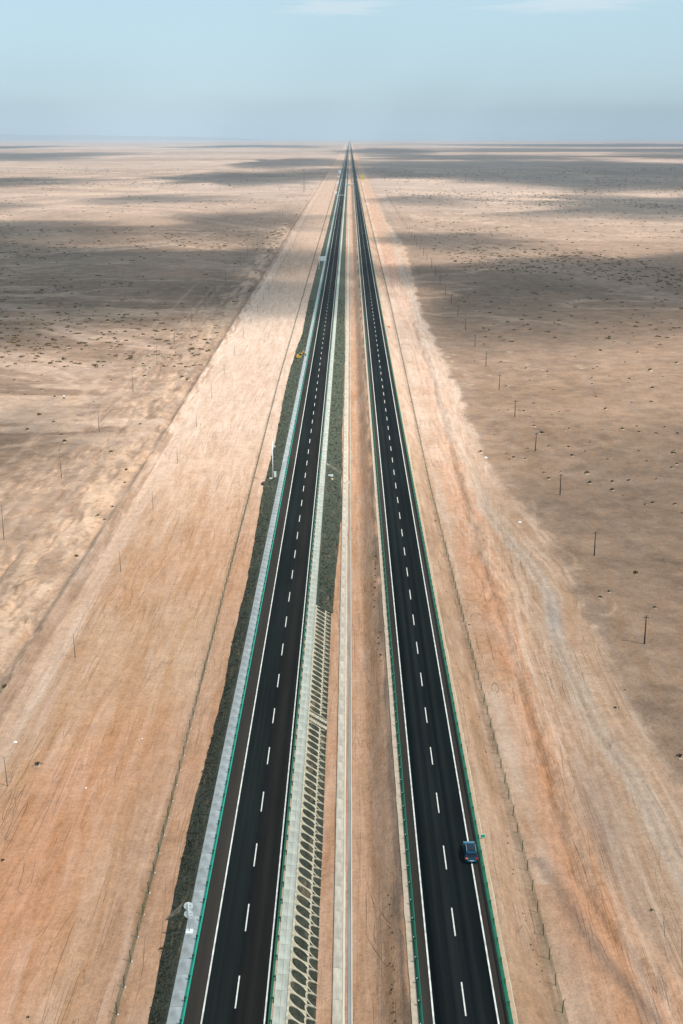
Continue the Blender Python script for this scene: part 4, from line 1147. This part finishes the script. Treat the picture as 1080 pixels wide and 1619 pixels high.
LR = [(867, 757, 9), (860, 748, 7), (856, 685, 12), (760, 715, 9), (812, 724, 8), (806, 727, 6), (904, 721, 10), (928, 749, 11), (932, 764, 10), (968, 775, 10), (968, 762, 8), (994, 760, 9), (1031, 796, 9), (1067, 798, 9),
      (1031, 614, 9), (1029, 636, 8), (936, 598, 6), (984, 679, 9), (1037, 686, 8), (1071, 686, 8), (1064, 717, 11), (949, 945, 9), (963, 936, 10), (1035, 961, 9), (1004, 908, 14), (988, 1092, 6), (973, 1120, 10),
      (783, 1010, 2), (877, 512, 6), (949, 555, 8), (1008, 558, 8), (1028, 586, 9), (936, 607, 5), (865, 588, 6), (792, 573, 6), (765, 520, 6), (750, 572, 5), (838, 522, 7), (1070, 574, 8), (875, 617, 6), (900, 678, 6), (884, 652, 5), (1062, 740, 8),
      (1078, 812, 6), (1020, 798, 7), (1075, 1197, 16)]
LL = [(62, 657, 11), (44, 680, 10), (85, 668, 8), (97, 688, 8), (102, 699, 11), (222, 671, 7), (176, 715, 10), (160, 714, 6), (228, 722, 9), (200, 744, 9), (197, 764, 8), (178, 802, 8), (155, 816, 8), (165, 823, 9), (121, 881, 11),
      (141, 505, 9), (170, 508, 9), (272, 524, 8), (226, 530, 9), (135, 858, 4), (8, 1088, 18), (108, 549, 8), (176, 552, 6), (163, 579, 6), (229, 595, 8), (288, 597, 9), (296, 601, 8), (269, 657, 6), (119, 487, 8), (73, 516, 7), (112, 525, 6)]
for i, (a, b_, w) in enumerate(LR): scrub(a, b_, w, "small dark scrub tuft on its sand mound in the desert right of the highway", "scrub tufts right of the highway")
for i, (a, b_, w) in enumerate(LL): scrub(a, b_, w, "small dark scrub tuft on its sand mound in the desert left of the highway", "scrub tufts left of the highway")
def rnd(side, n, ylo, yhi, wmul):
    c = 0; t = 0
    while c < n and t < n * 40:
        t += 1
        py = ylo + (yhi - ylo) * random.random() ** 1.6
        px = random.uniform(0, 1080)
        p = G(px, py, -1.2)
        if side > 0 and p.x < float(X_at(RTRACK, p.y)) + 14: continue
        if side < 0 and p.x > -72: continue
        cl_ = float(fbm(p.x / 70, p.y / 70, 200, 3))
        if random.random() > .25 + .75 * sstep(.40, .66, cl_): continue
        sc_ = (py - 217) / 105.9
        scrub(px, py, random.uniform(.8, 1.9) * sc_ * wmul, "small dark scrub tuft on its sand mound in the desert %s of the highway" % ('right' if side > 0 else 'left'), "scrub tufts %s of the highway" % ('right' if side > 0 else 'left'), fresh=True); c += 1
rnd(+1, 120, 400, 800, 1.0); rnd(-1, 80, 395, 640, 1.0)
# many more, farther: one mass each
def far_mass(side, n, ylo, yhi, seed):
    r = random.Random(seed); mb = MB()
    c = 0; t = 0
    while c < n and t < 60 * n:
        t += 1
        Yd = math.exp(r.uniform(math.log(ylo), math.log(yhi))); X = side * r.uniform(70, Yd * .36 + 90)
        if side > 0 and X < float(X_at(RTRACK, Yd)) + 12: continue
        cl_ = float(fbm(X / 160, Yd / 260, 210, 3))
        if r.random() > .12 + .88 * sstep(.46, .66, cl_): continue
        z = ground_z(X, Yd); s_ = r.uniform(.5, 1.4) * (1 + Yd / 3500)
        for k in range(5):
            a = r.uniform(0, 6.28); dx = math.cos(a) * s_ * .7; dy = math.sin(a) * s_ * .5; bx_ = X + r.gauss(0, .4) * s_; by_ = Yd + r.gauss(0, .4) * s_
            mb.face([(bx_ - dx, by_ - dy, z - .05), (bx_ + dx, by_ + dy, z - .05), (bx_ + dx * .5, by_ + dy * .5, z + .4 * s_), (bx_ - dx * .4, by_ - dy * .4, z + .3 * s_)], k % 2)
        c += 1
    o = mb.build('desert_scrub', [M['leaf_g'], M['leaf_y']]); tag(o, "scattered dark scrub dotting the distant plain %s of the highway" % ('right' if side > 0 else 'left'), 'scrub', kind='stuff')
far_mass(1, 4200, 620, 4500, 5); far_mass(-1, 2800, 560, 4500, 6)
# tufts along median margin and sand slope
for (pts, lab, grp) in (
    ([(617 + (i - 1480) * .045 + random.gauss(0, 2.4), i) for i in [1395 + 222 * random.random() ** .8 for k in range(24)]] + [(600 + random.gauss(0, 1.5), 1000 + k * 9) for k in range(6)] + [(593 + random.gauss(0, 1.0), 880 + k * 10) for k in range(9)],
     "dark weed tuft along the grey margin of the median", "weed tufts in the median"),
    ([(745 + (y_ - 1115) * .25 + random.gauss(0, 5), y_) for y_ in [1100 + k * 17 + random.uniform(-7, 7) for k in range(28)]] + [(735, 1069), (726, 1080), (723, 1047), (706, 937), (692, 902), (688, 824), (632, 588), (650, 636), (636, 610), (645, 680), (655, 730), (742, 988)],
     "dark weed tuft on the sand slope right of the highway", "weed tufts on the right sand slope")):
    for k_, (a, b_) in enumerate(sorted(pts, key=lambda q: -q[1])):
        o = scrub(a, b_, random.uniform(3, 6.0) if b_ > 800 else 3.5, f"{lab}, {ordinal(k_)}", grp, name='weed_tuft', var=tuft_var)
scrub(257, 1502, 16, "yellowish bush at the foot of the left gravel slope below the round signs", None, kind=2)
scrub(59, 1210, 16, "flat olive scrub patch alone on the left graded sand", None, kind=1)
scrub(45, 1609, 9, "small dark scrub tuft at the bottom left of the graded sand", None, kind=0)
scrub(5, 1361, 9, "small dark scrub tuft at the left edge of the graded sand", None, kind=0)
scrub(1030, 1440, 10, "low scrub tuft on the churned soil at lower right", None, kind=1)
def slope_plants(x_of, y0, y1, n, seed, label):
    r = random.Random(seed); mb = MB()
    for i in range(n):
        y = math.exp(r.uniform(math.log(y0), math.log(y1))); x, z = x_of(y, r); s_ = r.uniform(.06, .17) * (1 + y / 1200)
        for k in range(3):
            a = r.uniform(0, 6.28); dx = math.cos(a) * s_; dy = math.sin(a) * s_; h = s_ * r.uniform(.5, 1.2); ox = r.gauss(0, s_ * .5); oy = r.gauss(0, s_ * .5)
            mb.face([(x + ox - dx, y + oy - dy, z - .05), (x + ox + dx, y + oy + dy, z - .05), (x + ox + dx * .6 + r.gauss(0, .05), y + oy + dy * .6, z + h), (x + ox - dx * .5, y + oy - dy * .5, z + h * .8)], (0, 0, 1, 2)[r.randrange(4)])
    return tag(mb.build('ground_cover', [M['cover_dark'], M['cover_mid'], M['cover_dry']]), label, 'ground cover', kind='stuff')
M['cover_dark'] = simple('cover_dark', (.022, .030, .020), .9, var=.3); M['cover_mid'] = simple('cover_mid', (.065, .080, .045), .9, var=.3); M['cover_dry'] = simple('cover_dry', (.16, .12, .07), .9, var=.3)
TL = sorted(TOE_L, key=lambda q: q[1]); TM = sorted(TOE_M, key=lambda q: q[1])
def on_left(y, r):
    xt = float(X_at(TL, y)); t = r.random() ** .8; x = xt + .1 + t * (-22.0 - xt); return x, ZL + .2 + (t * 1.3)
def on_mid(y, r):
    xt = float(X_at(TM, y)); t = r.random(); return -7.0 + t * (xt + 6.6), -.1 - t * 1.15
slope_plants(on_left, 108, 800, 8000, 61, "low dark plants and clods covering the left gravel slope")
slope_plants(on_mid, OVAL_END, 800, 2600, 62, "low dark plants covering the inner gravel slope")
# white stones / litter
def stone(px, py, s_, label):
    p = G(px, py, ZL if px < 553 else ZR); zz = ground_z(p.x, p.y)
    o = heap('pale_stone', p.x, p.y, zz, s_, s_ * .8, s_ * .7, M['white'], label, 'stone', int(px)); return o
stone(24.5, 1173, .38, "white stone on the graded sand by the left dirt track"); stone(136, 1246, .25, "small white stone on the graded sand left of the fence"); stone(225, 1168, .2, "tiny white stone on graded sand near the left fence")
stone(822, 826, .55, "white rubble heap at the edge of the right desert, lower of two"); stone(768, 724, .6, "white rubble heap beside the curve of the right track, upper of two")
stone(101, 625, .5, "white patch of stones in the left desert")

# ------------------------------------------------------------------ clouds (real volumes, high above)
ALT = 2600.0
cm_ = bpy.data.materials.new('cloud_vapour'); cm_.use_nodes = True
nt = cm_.node_tree; nt.nodes.clear()
o_ = nt.nodes.new('ShaderNodeOutputMaterial'); pv = nt.nodes.new('ShaderNodeVolumePrincipled')
pv.inputs['Color'].default_value = (1, 1, 1, 1); pv.inputs['Density'].default_value = .017; pv.inputs['Anisotropy'].default_value = .3
nt.links.new(pv.outputs[0], o_.inputs['Volume'])
CL = []
def cloud(cx_, cy_, rx, ry, thick, seed, label):
    """vapour body whose shadow falls centred on ground (cx,cy)"""
    off = SUN * (ALT / SUN.z)
    nu, nv = 72, 9
    top = []
    rings = []
    for k in range(nv):
        t = k / (nv - 1)                        # 0 rim bottom ... dome
        ring = []
        for i in range(nu):
            an = 2 * math.pi * i / nu
            w = 1 + (.75 * (float(fbm(math.cos(an) * 2.4 + seed * 3.1, math.sin(an) * 2.4, seed, 5)) - .5) * 2) * (1 - .5 * t)
            r = math.cos(t * math.pi / 2 * .97)
            z = thick * math.sin(t * math.pi / 2) ** 3.0 * (.75 + .5 * float(fbm(math.cos(an) * 3 * r + seed, math.sin(an) * 3 * r, seed + 9, 3)))
            ring.append((math.cos(an) * rx * r * w, math.sin(an) * ry * r * w, z))
        rings.append(ring)
    under = [(p[0] * .6, p[1] * .6, -thick * .02) for p in rings[0]]
    mb = MB(); mb.loft([under] + rings)
    o = mb.build('cloud', cm_, smooth=True, loc=(cx_ + off.x, cy_ + off.y, ALT))
    tag(o, label, 'cloud', 'clouds drifting over the plain'); CL.append(o); return o
def cloud_px(x0, x1, y0, y1, thick, seed):
    yn = G(553, y1).y; yf = G(553, y0).y; ym = (yn + yf) / 2; sc_ = (ym + YH) / 2004.0
    xa_ = (x0 - 553) * sc_; xb_ = (x1 - 553) * sc_
    cloud((xa_ + xb_) / 2, ym, abs(xb_ - xa_) / 2 * 1.12, abs(yf - yn) / 2 * 1.18, thick, seed, "high soft cloud whose shadow crosses the desert plain")
# (x0,x1,y0,y1) of the shadow in the photograph
SHD = [(-340, 510, 384, 545, 320), (-300, 250, 350, 392, 200), (270, 545, 332, 378, 80), (340, 600, 376, 505, 70),
       (590, 1500, 400, 535, 150), (530, 1580, 253, 310, 380), (860, 1600, 308, 350, 160), (580, 900, 364, 396, 90), (585, 800, 308, 324, 70),
       (230, 590, 272, 294, 190), (370, 570, 251, 265, 190), (-120, 150, 280, 294, 130), (-200, 160, 241, 256, 190), (590, 1600, 234, 243, 170), (680, 1400, 227, 233, 170), (280, 520, 229, 234, 170), (-150, 90, 230, 236, 170),
       (550, 700, 234, 246, 150), (550, 960, 244, 256, 150), (900, 1500, 243, 252, 150), (140, 380, 306, 322, 70), (-100, 60, 318, 334, 80),
       (-400, 230, 640, 800, 45), (800, 1700, 640, 1050, 28)]
order = sorted(range(len(SHD)), key=lambda i: -(SHD[i][2] + SHD[i][3])); rank = {}
cnt = {'left': 0, 'right': 0}
for i in order:
    sd = 'left' if SHD[i][0] + SHD[i][1] < 1106 else 'right'; rank[i] = (sd, cnt[sd]); cnt[sd] += 1
for i, q in enumerate(SHD):
    cloud_px(*q[:4], q[4], 300 + i)
    CL[-1]['label'] = f"high soft cloud shading the plain {rank[i][0]} of the road, {ordinal(rank[i][1])}"
for (fx, fy, fz, frx, fry, ft, sd) in ((-350, 31500, 3080, 1400, 2600, 2.6, 501), (5300, 32000, 3230, 2200, 2600, 2.4, 502)):
    off = SUN * (ALT / SUN.z); o = cloud(fx - off.x, fy - off.y, frx, fry, ft, sd, "faint pale cloud near the top of the sky, " + {501: "above the road", 502: "at the right", 503: "at the left"}[sd]); o.location.z = fz
# thin veil over the foreground
cloud(30, 130, 520, 270, 24, 400, "thin veil of cloud over the foreground")

# ------------------------------------------------------------------ haze
hz = MB().box(-41500, 41500, -900, 63500, -12, 520).build('haze', None)
hm = bpy.data.materials.new('dusty_air'); hm.use_nodes = True
nt = hm.node_tree; nt.nodes.clear()
o_ = nt.nodes.new('ShaderNodeOutputMaterial'); pv = nt.nodes.new('ShaderNodeVolumePrincipled')
pv.inputs['Color'].default_value = (.58, .73, .86, 1); pv.inputs['Density'].default_value = 4.1e-5; pv.inputs['Anisotropy'].default_value = .1
nt.links.new(pv.outputs[0], o_.inputs['Volume'])
hz.data.materials.clear(); hz.data.materials.append(hm)
tag(hz, kind='stuff')
